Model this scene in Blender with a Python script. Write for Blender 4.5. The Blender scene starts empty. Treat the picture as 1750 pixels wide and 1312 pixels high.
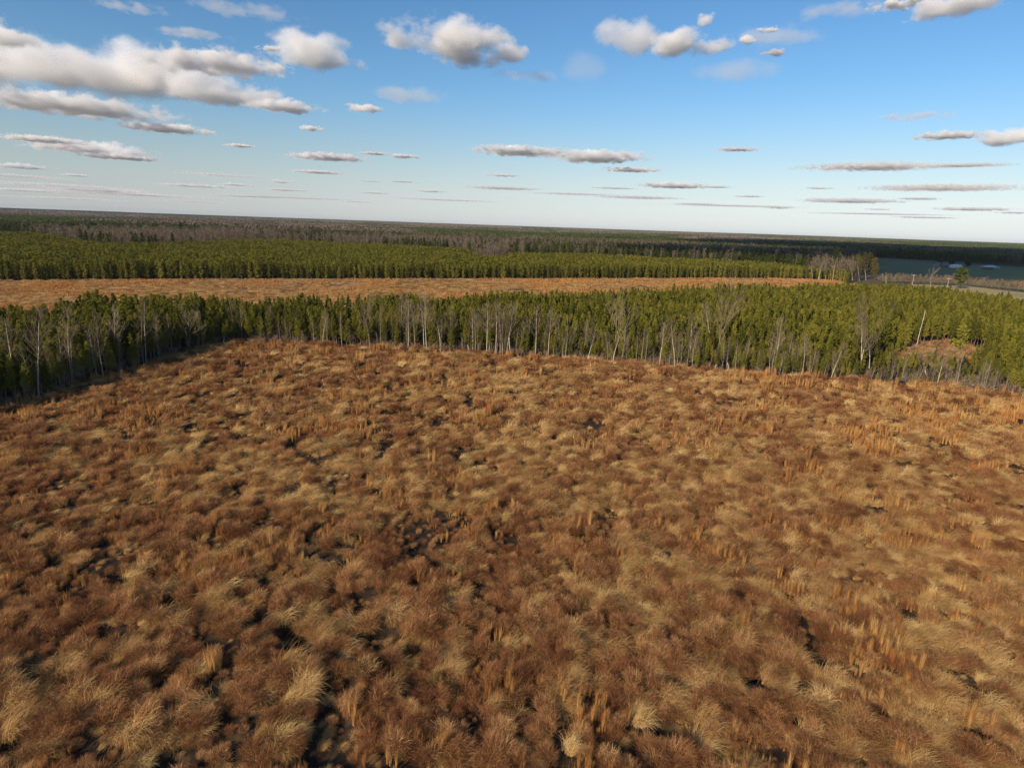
import bpy, math, random
import numpy as np
from mathutils import Vector, Matrix
R = math.radians
random.seed(7)
rng = np.random.default_rng(11)
S = bpy.context.scene
COL = S.collection

# ------------------------------------------------------------------ camera
PW, PH = 1750.0, 1312.0          # photo size, used only as a map of where things stand
FPX = 1050.0                     # focal length in photo pixels
CAM_H = 31.0
PITCH = R(14.4)
ROLL = R(2.0)
cam_d = bpy.data.cameras.new("camera")
cam_d.sensor_fit = 'HORIZONTAL'
cam_d.sensor_width = 36.0
cam_d.lens = 36.0 * FPX / PW
cam_d.clip_start = 0.5
cam_d.clip_end = 120000.0
cam = bpy.data.objects.new("camera", cam_d)
COL.objects.link(cam)
M = Matrix.Translation((0, 0, CAM_H)) @ Matrix.Rotation(R(90) - PITCH, 4, 'X') @ Matrix.Rotation(ROLL, 4, 'Z')
cam.matrix_world = M
S.camera = cam
R3 = np.array(M.to_3x3())

def ray(px, py):
    d = R3 @ np.array([(px - PW / 2) / FPX, -(py - PH / 2) / FPX, -1.0])
    return d / np.linalg.norm(d)

def G(px, py, z=0.0):
    d = ray(px, py)
    t = (z - CAM_H) / d[2]
    return np.array([d[0] * t, d[1] * t, z])

def proj(P):
    P = np.atleast_2d(P).astype(float)
    q = (P - np.array([0, 0, CAM_H])) @ R3
    w = np.where(q[:, 2] > -0.01, np.nan, -q[:, 2])
    return np.stack([PW / 2 + FPX * q[:, 0] / w, PH / 2 - FPX * q[:, 1] / w], 1)

# ------------------------------------------------------------------ light
SUN_EL = R(23)
SUN_AZ = R(40)                   # degrees off the back of the camera, to the left
sdir = Vector((-math.sin(SUN_AZ) * math.cos(SUN_EL), -math.cos(SUN_AZ) * math.cos(SUN_EL), math.sin(SUN_EL)))
W = bpy.data.worlds.new("World")
S.world = W
W.use_nodes = True
wn, wl = W.node_tree.nodes, W.node_tree.links
bg = wn['Background']
sky = wn.new('ShaderNodeTexSky')
sky.sky_type = 'NISHITA'
sky.sun_disc = False
sky.sun_elevation = SUN_EL
sky.sun_rotation = math.atan2(sdir.x, sdir.y)
sky.altitude = 50
sky.air_density = 1.0
sky.dust_density = 0.15
sky.ozone_density = 3.0
hs = wn.new('ShaderNodeHueSaturation')
hs.inputs['Saturation'].default_value = 1.2
wl.new(sky.outputs[0], hs.inputs['Color'])
# pale milky air low over the horizon
tc_ = wn.new('ShaderNodeTexCoord'); sp_z = wn.new('ShaderNodeSeparateXYZ'); wl.new(tc_.outputs['Generated'], sp_z.inputs[0])
mz = wn.new('ShaderNodeMapRange'); mz.interpolation_type = 'SMOOTHSTEP'
mz.inputs[1].default_value = -0.02; mz.inputs[2].default_value = 0.20; mz.inputs[3].default_value = 0.9; mz.inputs[4].default_value = 0.0
wl.new(sp_z.outputs[2], mz.inputs[0])
bw = wn.new('ShaderNodeRGBToBW'); wl.new(sky.outputs[0], bw.inputs[0])
tint = wn.new('ShaderNodeMix'); tint.data_type = 'RGBA'; tint.blend_type = 'MULTIPLY'; tint.inputs[0].default_value = 1.0
wl.new(bw.outputs[0], tint.inputs[6]); tint.inputs[7].default_value = (0.67, 0.72, 0.76, 1)
mixs = wn.new('ShaderNodeMix'); mixs.data_type = 'RGBA'
wl.new(mz.outputs[0], mixs.inputs[0]); wl.new(hs.outputs[0], mixs.inputs[6]); wl.new(tint.outputs[2], mixs.inputs[7])
wl.new(mixs.outputs[2], bg.inputs[0])
bg.inputs[1].default_value = 0.102
sun_d = bpy.data.lights.new("sun", 'SUN')
sun_d.energy = 5.0
sun_d.angle = R(0.53)
sun_d.color = (1.0, 0.83, 0.63)
sun = bpy.data.objects.new("sun", sun_d)
COL.objects.link(sun)
sun.rotation_euler = sdir.to_track_quat('Z', 'Y').to_euler()

S.view_settings.view_transform = 'Standard'
S.view_settings.look = 'None'
S.view_settings.exposure = 0.30
S.view_settings.gamma = 1.0
S.cycles.max_bounces = 24
S.cycles.diffuse_bounces = 2
S.cycles.transmission_bounces = 3
S.cycles.volume_bounces = 24
S.cycles.use_denoising = True
S.cycles.denoiser = 'OPENIMAGEDENOISE'
S.cycles.denoising_input_passes = 'RGB_ALBEDO_NORMAL'
S.cycles.denoising_prefilter = 'NONE'
S.cycles.volume_max_steps = 128

# ------------------------------------------------------------------ helpers
def tag(o, label=None, cat=None, group=None, kind=None):
    if label: o["label"] = label
    if cat: o["category"] = cat
    if group: o["group"] = group
    if kind: o["kind"] = kind
    return o

def mesh(name, V, F, mats, midx=None, smooth=False):
    me = bpy.data.meshes.new(name)
    V = np.asarray(V, dtype=np.float32)
    me.vertices.add(len(V))
    me.vertices.foreach_set("co", V.ravel())
    if isinstance(F, np.ndarray):
        n, k = F.shape
        me.loops.add(n * k)
        me.loops.foreach_set("vertex_index", F.ravel().astype(np.int32))
        me.polygons.add(n)
        me.polygons.foreach_set("loop_start", np.arange(0, n * k, k, dtype=np.int32))
        me.polygons.foreach_set("loop_total", np.full(n, k, dtype=np.int32))
    else:
        tot = sum(len(f) for f in F)
        me.loops.add(tot)
        me.loops.foreach_set("vertex_index", np.array([i for f in F for i in f], dtype=np.int32))
        ls = np.cumsum([0] + [len(f) for f in F[:-1]]).astype(np.int32)
        me.polygons.add(len(F))
        me.polygons.foreach_set("loop_start", ls)
        me.polygons.foreach_set("loop_total", np.array([len(f) for f in F], dtype=np.int32))
    if not isinstance(mats, (list, tuple)): mats = [mats]
    for m in mats: me.materials.append(m)
    if midx is not None: me.polygons.foreach_set("material_index", np.asarray(midx, dtype=np.int32))
    if smooth: me.polygons.foreach_set("use_smooth", np.ones(len(me.polygons), dtype=bool))
    me.update(calc_edges=True)
    return me

def obj(name, me, parent=None):
    o = bpy.data.objects.new(name, me)
    COL.objects.link(o)
    if parent: o.parent = parent
    return o

def empty(name, loc=(0, 0, 0), rz=0, sc=1.0):
    o = bpy.data.objects.new(name, None)
    COL.objects.link(o)
    o.location = loc
    o.rotation_euler = (0, 0, rz)
    o.scale = (sc, sc, sc) if np.isscalar(sc) else sc
    return o

def _hash(ix, iy, seed):
    h = (ix.astype(np.int64) * 374761393 + iy.astype(np.int64) * 668265263 + seed * 1442695041) & 0xffffffff
    h = ((h ^ (h >> 13)) * 1274126177) & 0xffffffff
    return ((h ^ (h >> 16)) & 0xffff) / 65535.0

def vnoise(x, y, seed=0):
    x = np.asarray(x, float); y = np.asarray(y, float)
    ix, iy = np.floor(x), np.floor(y)
    fx, fy = x - ix, y - iy
    fx = fx * fx * (3 - 2 * fx); fy = fy * fy * (3 - 2 * fy)
    a = _hash(ix, iy, seed); b = _hash(ix + 1, iy, seed)
    c = _hash(ix, iy + 1, seed); d = _hash(ix + 1, iy + 1, seed)
    return (a * (1 - fx) + b * fx) * (1 - fy) + (c * (1 - fx) + d * fx) * fy

def fbm(x, y, scale, seed=0, oct=4):
    s, a, t = 0, 1.0, 0
    for k in range(oct):
        s = s + a * vnoise(np.asarray(x) / scale * 2 ** k + 13.7 * k, np.asarray(y) / scale * 2 ** k - 7.1 * k, seed + k)
        t += a; a *= 0.5
    return s / t

def inpoly(px, py, poly):
    ins = np.zeros(len(px), bool)
    n = len(poly); j = n - 1
    for i in range(n):
        xi, yi = poly[i]; xj, yj = poly[j]
        c = ((yi > py) != (yj > py)) & (px < (xj - xi) * (py - yi) / ((yj - yi) if yj != yi else 1e-9) + xi)
        ins ^= c
        j = i
    return ins

# ------------------------------------------------------------------ materials
def mat_new(name):
    m = bpy.data.materials.new(name)
    m.use_nodes = True
    n, l = m.node_tree.nodes, m.node_tree.links
    n.clear()
    out = n.new('ShaderNodeOutputMaterial')
    return m, n, l, out

def ramp(n, stops):
    r = n.new('ShaderNodeValToRGB')
    e = r.color_ramp.elements
    while len(e) < len(stops): e.new(0.5)
    for i, (p, c) in enumerate(stops):
        e[i].position = p; e[i].color = (*c, 1)
    return r

def foliage(name, stops, transl=0.3, vary=0.35, nscale=1.5):
    """thin leaves, needles or blades: colour picked per plant and by a fine noise"""
    m, n, l, out = mat_new(name)
    oi = n.new('ShaderNodeObjectInfo')
    geo = n.new('ShaderNodeNewGeometry')
    nz = n.new('ShaderNodeTexNoise'); nz.inputs['Scale'].default_value = nscale; nz.inputs['Detail'].default_value = 1
    l.new(geo.outputs['Position'], nz.inputs['Vector'])
    mx = n.new('ShaderNodeMix'); mx.data_type = 'FLOAT'
    mx.inputs[0].default_value = vary
    l.new(oi.outputs['Random'], mx.inputs[2]); l.new(nz.outputs['Fac'], mx.inputs[3])
    mr = n.new('ShaderNodeMapRange'); mr.inputs[1].default_value = 0.15; mr.inputs[2].default_value = 0.85
    l.new(mx.outputs[0], mr.inputs[0])
    cr = ramp(n, stops)
    l.new(mr.outputs[0], cr.inputs[0])
    d = n.new('ShaderNodeBsdfDiffuse'); t = n.new('ShaderNodeBsdfTranslucent'); ms = n.new('ShaderNodeMixShader')
    l.new(cr.outputs[0], d.inputs[0]); l.new(cr.outputs[0], t.inputs[0])
    ms.inputs[0].default_value = transl
    l.new(d.outputs[0], ms.inputs[1]); l.new(t.outputs[0], ms.inputs[2])
    l.new(ms.outputs[0], out.inputs[0])
    return m

def surf(name, stops, scale=1.0, detail=4, rough=0.9, metal=0.0, stretch=(1, 1, 1), bump=0.0, coords='Object'):
    m, n, l, out = mat_new(name)
    tc = n.new('ShaderNodeTexCoord')
    mp = n.new('ShaderNodeMapping'); mp.inputs['Scale'].default_value = stretch
    nz = n.new('ShaderNodeTexNoise'); nz.inputs['Scale'].default_value = scale; nz.inputs['Detail'].default_value = detail
    l.new(tc.outputs[coords], mp.inputs[0]); l.new(mp.outputs[0], nz.inputs['Vector'])
    mr = n.new('ShaderNodeMapRange'); mr.inputs[1].default_value = 0.3; mr.inputs[2].default_value = 0.7
    l.new(nz.outputs['Fac'], mr.inputs[0])
    cr = ramp(n, stops); l.new(mr.outputs[0], cr.inputs[0])
    b = n.new('ShaderNodeBsdfPrincipled')
    b.inputs['Roughness'].default_value = rough; b.inputs['Metallic'].default_value = metal
    b.inputs['Specular IOR Level'].default_value = 0.2
    l.new(cr.outputs[0], b.inputs['Base Color'])
    if bump:
        bp = n.new('ShaderNodeBump'); bp.inputs['Distance'].default_value = bump
        l.new(nz.outputs['Fac'], bp.inputs['Height']); l.new(bp.outputs[0], b.inputs['Normal'])
    l.new(b.outputs[0], out.inputs[0])
    return m

MT = {}
MT['brown'] = foliage('brown_brush', [(0, (0.17, 0.070, 0.034)), (0.5, (0.315, 0.142, 0.063)), (1, (0.48, 0.25, 0.112))], 0.2, 0.35)
MT['straw'] = foliage('straw_grass', [(0, (0.34, 0.185, 0.074)), (0.5, (0.57, 0.355, 0.14)), (1, (0.79, 0.56, 0.245))], 0.2, 0.35)
MT['orange'] = foliage('broomsedge', [(0, (0.36, 0.15, 0.050)), (0.5, (0.49, 0.245, 0.080)), (1, (0.62, 0.38, 0.14))], 0.2, 0.35)
MT['green'] = foliage('weed_green', [(0, (0.16, 0.14, 0.04)), (1, (0.27, 0.22, 0.07))], 0.3, 0.4)
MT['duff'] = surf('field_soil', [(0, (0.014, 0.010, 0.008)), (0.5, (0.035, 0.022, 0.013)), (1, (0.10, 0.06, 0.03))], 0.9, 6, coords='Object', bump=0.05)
MT['floor'] = surf('forest_floor', [(0, (0.06, 0.042, 0.025)), (1, (0.17, 0.115, 0.06))], 0.4, 5)
MT['tan'] = surf('cut_field', [(0, (0.24, 0.14, 0.08)), (0.5, (0.36, 0.22, 0.125)), (1, (0.46, 0.30, 0.18))], 0.06, 7)
MT['crop'] = surf('winter_crop', [(0, (0.135, 0.125, 0.036)), (1, (0.18, 0.165, 0.05))], 0.012, 4, stretch=(1, 0.3, 1))
MT['pasture'] = surf('pasture_grass', [(0, (0.26, 0.21, 0.085)), (1, (0.42, 0.33, 0.14))], 0.05, 5)
MT['needle'] = foliage('pine_needles', [(0, (0.095, 0.10, 0.018)), (0.5, (0.18, 0.178, 0.028)), (1, (0.32, 0.285, 0.046))], 0.3, 0.4, 1.2)
MT['needle_dark'] = foliage('pine_needles_dark', [(0, (0.04, 0.06, 0.016)), (0.5, (0.07, 0.09, 0.020)), (1, (0.11, 0.125, 0.028))], 0.25, 0.45, 0.8)
MT['pine_bark'] = surf('pine_bark', [(0, (0.10, 0.065, 0.045)), (1, (0.24, 0.17, 0.12))], 3, 4)
MT['pale_bark'] = surf('pale_bark', [(0, (0.30, 0.25, 0.19)), (0.6, (0.44, 0.38, 0.30)), (1, (0.56, 0.50, 0.41))], 0.8, 5, stretch=(3, 3, 1))
MT['dark_bark'] = surf('dark_bark', [(0, (0.12, 0.095, 0.075)), (1, (0.26, 0.21, 0.165))], 2, 4)
MT['twig'] = foliage('bare_twigs', [(0, (0.15, 0.115, 0.08)), (0.5, (0.22, 0.17, 0.12)), (1, (0.30, 0.24, 0.17))], 0.0, 0.3)
MT['far_twig'] = foliage('far_bare_wood', [(0, (0.115, 0.085, 0.062)), (0.5, (0.175, 0.135, 0.098)), (1, (0.235, 0.19, 0.145))], 0.1, 0.5, 0.05)
MT['red_twig'] = foliage('red_brush', [(0, (0.18, 0.115, 0.078)), (0.5, (0.27, 0.18, 0.125)), (1, (0.35, 0.25, 0.18))], 0.1, 0.5)
MT['gold_leaf'] = foliage('gold_green_leaf', [(0, (0.08, 0.09, 0.02)), (0.6, (0.15, 0.13, 0.03)), (1, (0.25, 0.15, 0.04))], 0.3, 0.6)

# ------------------------------------------------------------------ plant builders
def ribbons(base, az, lean0, lean1, length, width, seg=2, taper=True):
    """curved thin blades; all arguments are arrays of n; returns verts, faces (quads then a tip triangle as quads list)"""
    n = len(az)
    dirs = np.stack([np.cos(az), np.sin(az), np.zeros(n)], 1)
    side = np.stack([-np.sin(az), np.cos(az), np.zeros(n)], 1)
    tw = rng.uniform(-0.9, 0.9, n)[:, None]
    side = side * np.cos(tw) + np.cross(dirs, side) * np.sin(tw)
    rows = []
    p = base.copy()
    for k in range(seg + 1):
        f = k / seg
        w = (width * ((1 - 0.85 * f) if taper else 1))[:, None] * 0.5
        rows.append(p - side * w); rows.append(p + side * w)
        if k < seg:
            le = lean0 + (lean1 - lean0) * ((k + 0.5) / seg)
            step = (length / seg)[:, None]
            p = p + step * (dirs * np.sin(le)[:, None] + np.array([0, 0, 1.0]) * np.cos(le)[:, None])
    V = np.stack(rows, 1).reshape(-1, 3)
    k = 2 * (seg + 1)
    F = []
    for s in range(seg):
        F.append(np.stack([np.arange(n) * k + 2 * s, np.arange(n) * k + 2 * s + 1, np.arange(n) * k + 2 * s + 3, np.arange(n) * k + 2 * s + 2], 1))
    return V, np.concatenate(F)

def join(parts):
    Vs, Fs, off = [], [], 0
    for V, F in parts:
        Vs.append(V); Fs.append(F + off); off += len(V)
    return np.concatenate(Vs), np.concatenate(Fs)

def u(a, b, n): return rng.uniform(a, b, n)

def brown_clump(n, w):
    """low feathery mound: fine stems in every direction"""
    r = np.sqrt(u(0, 1, n)) * 0.50; a = u(0, 6.283, n)
    zc = 0.62 * np.sqrt(np.clip(1 - (r / 0.62) ** 2, 0, 1))
    base = np.stack([r * np.cos(a), r * np.sin(a), zc * u(0.0, 1.0, n) ** 0.6], 1)
    az = np.where(u(0, 1, n) < 0.55, rng.normal(0.0, 0.9, n), a + rng.normal(0, 0.8, n))
    return ribbons(base, az, u(0.1, 1.0, n), u(0.9, 2.0, n), (0.30 + 0.15 * (1 - r)) * u(0.6, 1.3, n), np.full(n, w))

def straw_clump(n, w):
    """long blades falling over, combed mostly one way"""
    r = np.sqrt(u(0, 1, n)) * 0.46; a = u(0, 6.283, n)
    base = np.stack([r * np.cos(a), r * np.sin(a), np.full(n, 0.02)], 1)
    az = rng.normal(0, 0.95, n)
    return ribbons(base, az, u(0.05, 0.6, n), u(1.2, 2.5, n), u(0.65, 1.25, n), np.full(n, w), seg=3)

def sedge_tuft(n, w):
    """narrow upright broomsedge"""
    r = np.sqrt(u(0, 1, n)) * 0.09; a = u(0, 6.283, n)
    base = np.stack([r * np.cos(a), r * np.sin(a), np.full(n, 0.0)], 1)
    return ribbons(base, a, u(0.0, 0.08, n), u(0.03, 0.28, n), u(0.75, 1.3, n), np.full(n, w))

def sedge_group(n, w, k=5):
    parts = []
    for i in range(k):
        V, F = sedge_tuft(n // k, w)
        V = V * np.array([1, 1, random.uniform(0.55, 1.1)]) + np.array([random.uniform(-0.65, 0.65), random.uniform(-0.65, 0.65), 0])
        parts.append((V, F))
    return join(parts)

def cut(pts, step):
    return pts

def tube(path, rad, sides=6):
    """tapered tube along a list of points"""
    path = [np.asarray(p, float) for p in path]
    V, F = [], []
    n = len(path)
    up = np.array([0.31, 0.17, 0.93])
    for i, p in enumerate(path):
        d = path[min(i + 1, n - 1)] - path[max(i - 1, 0)]
        d = d / (np.linalg.norm(d) + 1e-9)
        a = np.cross(d, up if abs(d @ up) < 0.95 else np.array([1.0, 0, 0])); a /= np.linalg.norm(a)
        b = np.cross(d, a)
        for s in range(sides):
            t = 2 * math.pi * s / sides
            V.append(p + rad[i] * (a * math.cos(t) + b * math.sin(t)))
    for i in range(n - 1):
        for s in range(sides):
            F.append((i * sides + s, i * sides + (s + 1) % sides, (i + 1) * sides + (s + 1) % sides, (i + 1) * sides + s))
    return np.array(V), np.array(F)

def pine(h=8.0, rad=1.35, base=0.28, whorls=11, per=6, tufts=6, need=5, nl=0.34, nw=0.1, seed=0, round_=False):
    """young loblolly pine: returns trunk mesh data and crown mesh data"""
    rs = np.random.default_rng(seed)
    bx, by = rs.normal(0, 0.15, 2)
    tr = tube([(0, 0, -0.2), (0.3 * bx, 0.3 * by, h * 0.35), (bx, by, h * 0.7), (bx * 1.2, by * 1.2, h * 0.97)], [0.10, 0.08, 0.05, 0.015], 6)
    C, D = [], []
    for w in range(whorls):
        f = w / (whorls - 1)
        z = h * (base + (0.97 - base) * f)
        prof = (1 - f) ** 0.75 * (0.55 + 0.45 * min(1, f / 0.2))
        if round_: prof = max(0.25, math.sqrt(max(0, 1 - (1.75 * f - 0.8) ** 2))) * rs.uniform(0.8, 1.1)
        rr = rad * (prof + 0.08)
        for b in range(per):
            a = rs.uniform(0, 6.283)
            L = rr * rs.uniform(0.55, 1.2)
            rise = rs.uniform(0.05, 0.5) * L
            k = max(2, int(tufts * (L / rad) + 1))
            for t in range(k):
                q = 0.25 + 0.75 * (t + rs.uniform(0, 0.8)) / k
                C.append([bx * f + math.cos(a) * L * q + rs.normal(0, 0.08), by * f + math.sin(a) * L * q + rs.normal(0, 0.08), z + rise * q * q + rs.normal(0, 0.12)])
                D.append([math.cos(a) * 0.7, math.sin(a) * 0.7, 0.8])
    for t in range(6):
        C.append([bx * 1.2, by * 1.2, h * (0.93 + 0.012 * t)]); D.append([0, 0, 1.0])
    C = np.repeat(np.array(C), need, 0); D = np.repeat(np.array(D), need, 0)
    n = len(C)
    d = D + rs.normal(0, 0.75, (n, 3)); d /= np.linalg.norm(d, axis=1)[:, None]
    s = np.cross(d, rs.normal(0, 1, (n, 3))); s /= np.linalg.norm(s, axis=1)[:, None]
    L = nl * rs.uniform(0.6, 1.25, n)[:, None]
    wd = nw * rs.uniform(0.7, 1.3, n)[:, None]
    V = np.stack([C - s * wd, C + s * wd, C + d * L + s * wd * 0.5, C + d * L - s * wd * 0.5], 1).reshape(-1, 3)
    F = np.arange(n * 4).reshape(n, 4)
    return tr, (V, F)

def bare_tree(h=14.0, r=0.17, first=0.45, kind='slender', seed=0, levels=3, twig_r=0.02, sides=5):
    """leafless tree: trunk tube, then limbs branching three times"""
    rs = random.Random(seed)
    trunk, limbs = [], []
    def vec(a, e): return np.array([math.cos(a) * math.cos(e), math.sin(a) * math.cos(e), math.sin(e)])
    def grow(p, d, L, r0, lev):
        segs = 4 if lev == 0 else 3
        pts, rad = [p], [r0]
        for i in range(segs):
            d = d + np.array([rs.gauss(0, 0.13), rs.gauss(0, 0.13), rs.gauss(0, 0.05) + 0.10])
            d = d / np.linalg.norm(d)
            p = p + d * L / segs
            pts.append(p); rad.append(max(twig_r * 0.6, r0 * (1 - 0.75 * (i + 1) / segs)))
        limbs.append(tube(pts, rad, 4 if lev < 1 else 3))
        if lev < levels:
            nb = rs.randint(3, 5) if lev == 0 else rs.randint(2, 4)
            for k in range(nb):
                q = 0.3 + 0.7 * (k + rs.random()) / nb
                i = min(segs - 1, int(q * segs)); f = q * segs - i
                bp = pts[i] * (1 - f) + pts[i + 1] * f
                a = rs.uniform(0, 6.283)
                nd = d * rs.uniform(0.9, 1.2) + vec(a, rs.uniform(-0.1, 0.8)) * rs.uniform(0.35, 0.75)
                nd /= np.linalg.norm(nd)
                grow(bp, nd, L * rs.uniform(0.4, 0.65), max(twig_r, r0 * 0.5), lev + 1)
    # trunk
    tops = 1.0 if kind in ('slender', 'snag') else (0.55 if kind == 'forked' else 0.7)
    n = 7
    pts, rad = [], []
    x = y = 0.0
    dx, dy = rs.gauss(0, 0.02), rs.gauss(0, 0.02)
    for i in range(n + 1):
        f = i / n
        pts.append(np.array([x, y, -0.3 + f * (h * tops + 0.3)]))
        rad.append(r * (1.12 - f * (1.07 if kind != 'snag' else 0.5)) + 0.008)
        dx += rs.gauss(0, 0.03); dy += rs.gauss(0, 0.03)
        x += dx * h / n; y += dy * h / n
    tv = tube(pts, rad, 7)
    tp = [tv]
    def at(q):
        i = min(n - 1, int(q * n)); f = q * n - i
        return pts[i] * (1 - f) + pts[i + 1] * f
    if kind == 'snag':
        for k in range(rs.randint(1, 4)):
            q = rs.uniform(0.4, 0.9); a = rs.uniform(0, 6.283)
            b = at(q); tp.append(tube([b, b + vec(a, 0.4) * rs.uniform(0.3, 1.0)], [r * 0.3, r * 0.12], 4))
        return join(tp), None
    if kind == 'slender':
        m = int(16 + h * 0.9)
        for k in range(m):
            q = first + (0.98 - first) * (k + rs.random() * 0.8) / m
            a = k * 2.4 + rs.uniform(-0.5, 0.5)
            L = h * rs.uniform(0.12, 0.26) * (1.3 - q)
            grow(at(q), vec(a, rs.uniform(0.6, 1.25)), L * 1.35, r * (1.05 - q) * 0.42 + 0.010, 1)
    elif kind == 'forked':
        m = rs.randint(3, 5)
        for k in range(m):
            a = k * 6.283 / m + rs.uniform(-0.4, 0.4)
            q = rs.uniform(0.55, 1.0)
            grow(at(q), vec(a, rs.uniform(0.95, 1.3)), h * (1 - q * tops) * rs.uniform(0.85, 1.05), r * 0.5, 0)
        for k in range(3):
            q = rs.uniform(0.4, 0.8)
            grow(at(q), vec(rs.uniform(0, 6.283), rs.uniform(0.3, 0.8)), h * 0.2, r * 0.28, 1)
    else:  # broad
        m = rs.randint(7, 9)
        for k in range(m):
            a = k * 2.4 + rs.uniform(-0.4, 0.4)
            q = first + (1.0 - first) * (k + 0.5) / m
            grow(at(q), vec(a, rs.uniform(0.5, 1.15)), h * rs.uniform(0.22, 0.32), r * 0.36, 0)
    return join(tp), join(limbs)

def bare_far(h=16.0, n=46, w=0.26, seed=0, crown=3.4):
    """a far leafless tree: a stem and a fan of twig sprays"""
    rs = np.random.default_rng(seed)
    tr = tube([(0, 0, -0.3), (0.2, 0.1, h * 0.5), (0.1, 0.2, h * 0.95)], [0.2, 0.14, 0.05], 4)
    f = rs.uniform(0.38, 0.9, n); a = rs.uniform(0, 6.283, n)
    base = np.stack([0.1 * np.cos(a), 0.1 * np.sin(a), h * f], 1)
    L = crown * (1.15 - f * 0.7) * rs.uniform(0.6, 1.3, n)
    V, F = ribbons(base, a, rs.uniform(0.7, 1.2, n), rs.uniform(0.1, 0.7, n), L, np.full(n, w))
    b2 = base + np.stack([np.cos(a) * L * 0.45, np.sin(a) * L * 0.45, L * 0.4], 1)
    V2, F2 = ribbons(b2, a + rs.normal(0, 1, n), rs.uniform(0.3, 1.1, n), rs.uniform(0.0, 0.7, n), L * 0.6, np.full(n, w * 0.8))
    return tr, join([(V, F), (V2, F2)])

# ------------------------------------------------------------------ instancing stuff on points
def scatter(name, P, rz, sc, vi, protos, label, tilt=None):
    me = bpy.data.meshes.new(name)
    me.vertices.add(len(P))
    me.vertices.foreach_set("co", np.asarray(P, np.float32).ravel())
    def attr(nm, typ, data, key):
        a = me.attributes.new(nm, typ, 'POINT'); a.data.foreach_set(key, np.ascontiguousarray(data).ravel())
    rot = np.zeros((len(P), 3), np.float32); rot[:, 2] = rz
    if tilt is not None: rot[:, :2] = tilt
    attr('rot', 'FLOAT_VECTOR', rot, 'vector')
    sc = np.asarray(sc, np.float32)
    if sc.ndim == 1: sc = np.repeat(sc[:, None], 3, 1)
    attr('sc', 'FLOAT_VECTOR', sc, 'vector')
    attr('vi', 'INT', np.asarray(vi, np.int32), 'value')
    pc = bpy.data.collections.new(name + "_kinds")
    for i, pm in enumerate(protos):
        po = bpy.data.objects.new("%s_kind.%03d" % (name, i), pm)
        pc.objects.link(po)
    o = obj(name, me)
    tag(o, label, kind='stuff')
    ng = bpy.data.node_groups.new(name, 'GeometryNodeTree')
    ng.interface.new_socket('Geometry', in_out='INPUT', socket_type='NodeSocketGeometry')
    ng.interface.new_socket('Geometry', in_out='OUTPUT', socket_type='NodeSocketGeometry')
    n, l = ng.nodes, ng.links
    gi = n.new('NodeGroupInput'); go = n.new('NodeGroupOutput')
    iop = n.new('GeometryNodeInstanceOnPoints')
    ci = n.new('GeometryNodeCollectionInfo')
    ci.inputs['Collection'].default_value = pc
    ci.inputs['Separate Children'].default_value = True
    ci.inputs['Reset Children'].default_value = True
    def na(nm, dt):
        a = n.new('GeometryNodeInputNamedAttribute'); a.data_type = dt; a.inputs['Name'].default_value = nm
        return a.outputs['Attribute']
    l.new(gi.outputs[0], iop.inputs['Points'])
    l.new(ci.outputs[0], iop.inputs['Instance'])
    iop.inputs['Pick Instance'].default_value = True
    l.new(na('vi', 'INT'), iop.inputs['Instance Index'])
    l.new(na('rot', 'FLOAT_VECTOR'), iop.inputs['Rotation'])
    l.new(na('sc', 'FLOAT_VECTOR'), iop.inputs['Scale'])
    l.new(iop.outputs[0], go.inputs[0])
    md = o.modifiers.new('scatter', 'NODES'); md.node_group = ng
    return o

def jitter_grid(x0, x1, y0, y1, s, j=0.45):
    gx, gy = np.meshgrid(np.arange(x0, x1, s), np.arange(y0, y1, s))
    gx = gx.ravel() + rng.uniform(-j, j, gx.size) * s; gy = gy.ravel() + rng.uniform(-j, j, gy.size) * s
    return gx, gy

def on_ground(x, y):
    return proj(np.stack([x, y, np.zeros_like(x)], 1))

def hor(x): return 356 + 61 * x / 1750.0

# ------------------------------------------------------------------ land zones, outlines on the photo map of the flat ground
near_edge = [(-500, 850), (-200, 765), (0, 705), (70, 682), (160, 653), (240, 628), (320, 602), (400, 587), (520, 590), (640, 598), (760, 602),
             (1000, 618), (1200, 634), (1350, 645), (1500, 655), (1600, 662), (1750, 680), (1950, 705), (2200, 740)]
top_line = [(-400, 545), (-100, 522), (0, 521), (200, 516), (400, 508), (600, 506), (800, 503), (900, 498), (1100, 490), (1300, 487), (1430, 484),
            (1520, 483), (1600, 489), (1680, 499), (1750, 508), (2000, 535), (2300, 565)]
PINE_H = 8.0
k_ = (CAM_H - PINE_H) / CAM_H
far_edge = [(x, hor(x) + (y - hor(x)) / k_) for x, y in top_line]
P1 = near_edge + far_edge[::-1]
FIELD = [(-2500, 3000), (-1200, 1100)] + near_edge + [(2800, 900), (4000, 3000)]
mid_top = [(-400, 484), (0, 480), (100, 479), (400, 478), (900, 477), (1300, 476), (1400, 478), (1450, 482)]
CLEAR = mid_top + [p for p in far_edge if p[0] <= 1520][::-1]
back_line = [(-400, 388), (0, 395), (110, 402), (180, 415), (330, 414), (380, 408), (450, 407), (560, 413), (700, 419), (790, 425), (835, 438), (880, 431), (1000, 433), (1150, 441), (1300, 448), (1420, 458), (1450, 466)]
back_edge = [(x, hor(x) + (y - hor(x)) / k_) for x, y in back_line]
P2 = mid_top + back_edge[::-1]
FARM = [(1494, 440), (1600, 446), (1750, 457), (1950, 468), (2300, 490), (2300, 560), (1950, 521), (1750, 497), (1650, 486), (1560, 481), (1505, 481)]
PAST = [(1560, 486), (1650, 489), (1750, 500), (1950, 524), (2300, 562), (2400, 720), (1950, 585), (1750, 549), (1640, 522), (1560, 510)]
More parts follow.
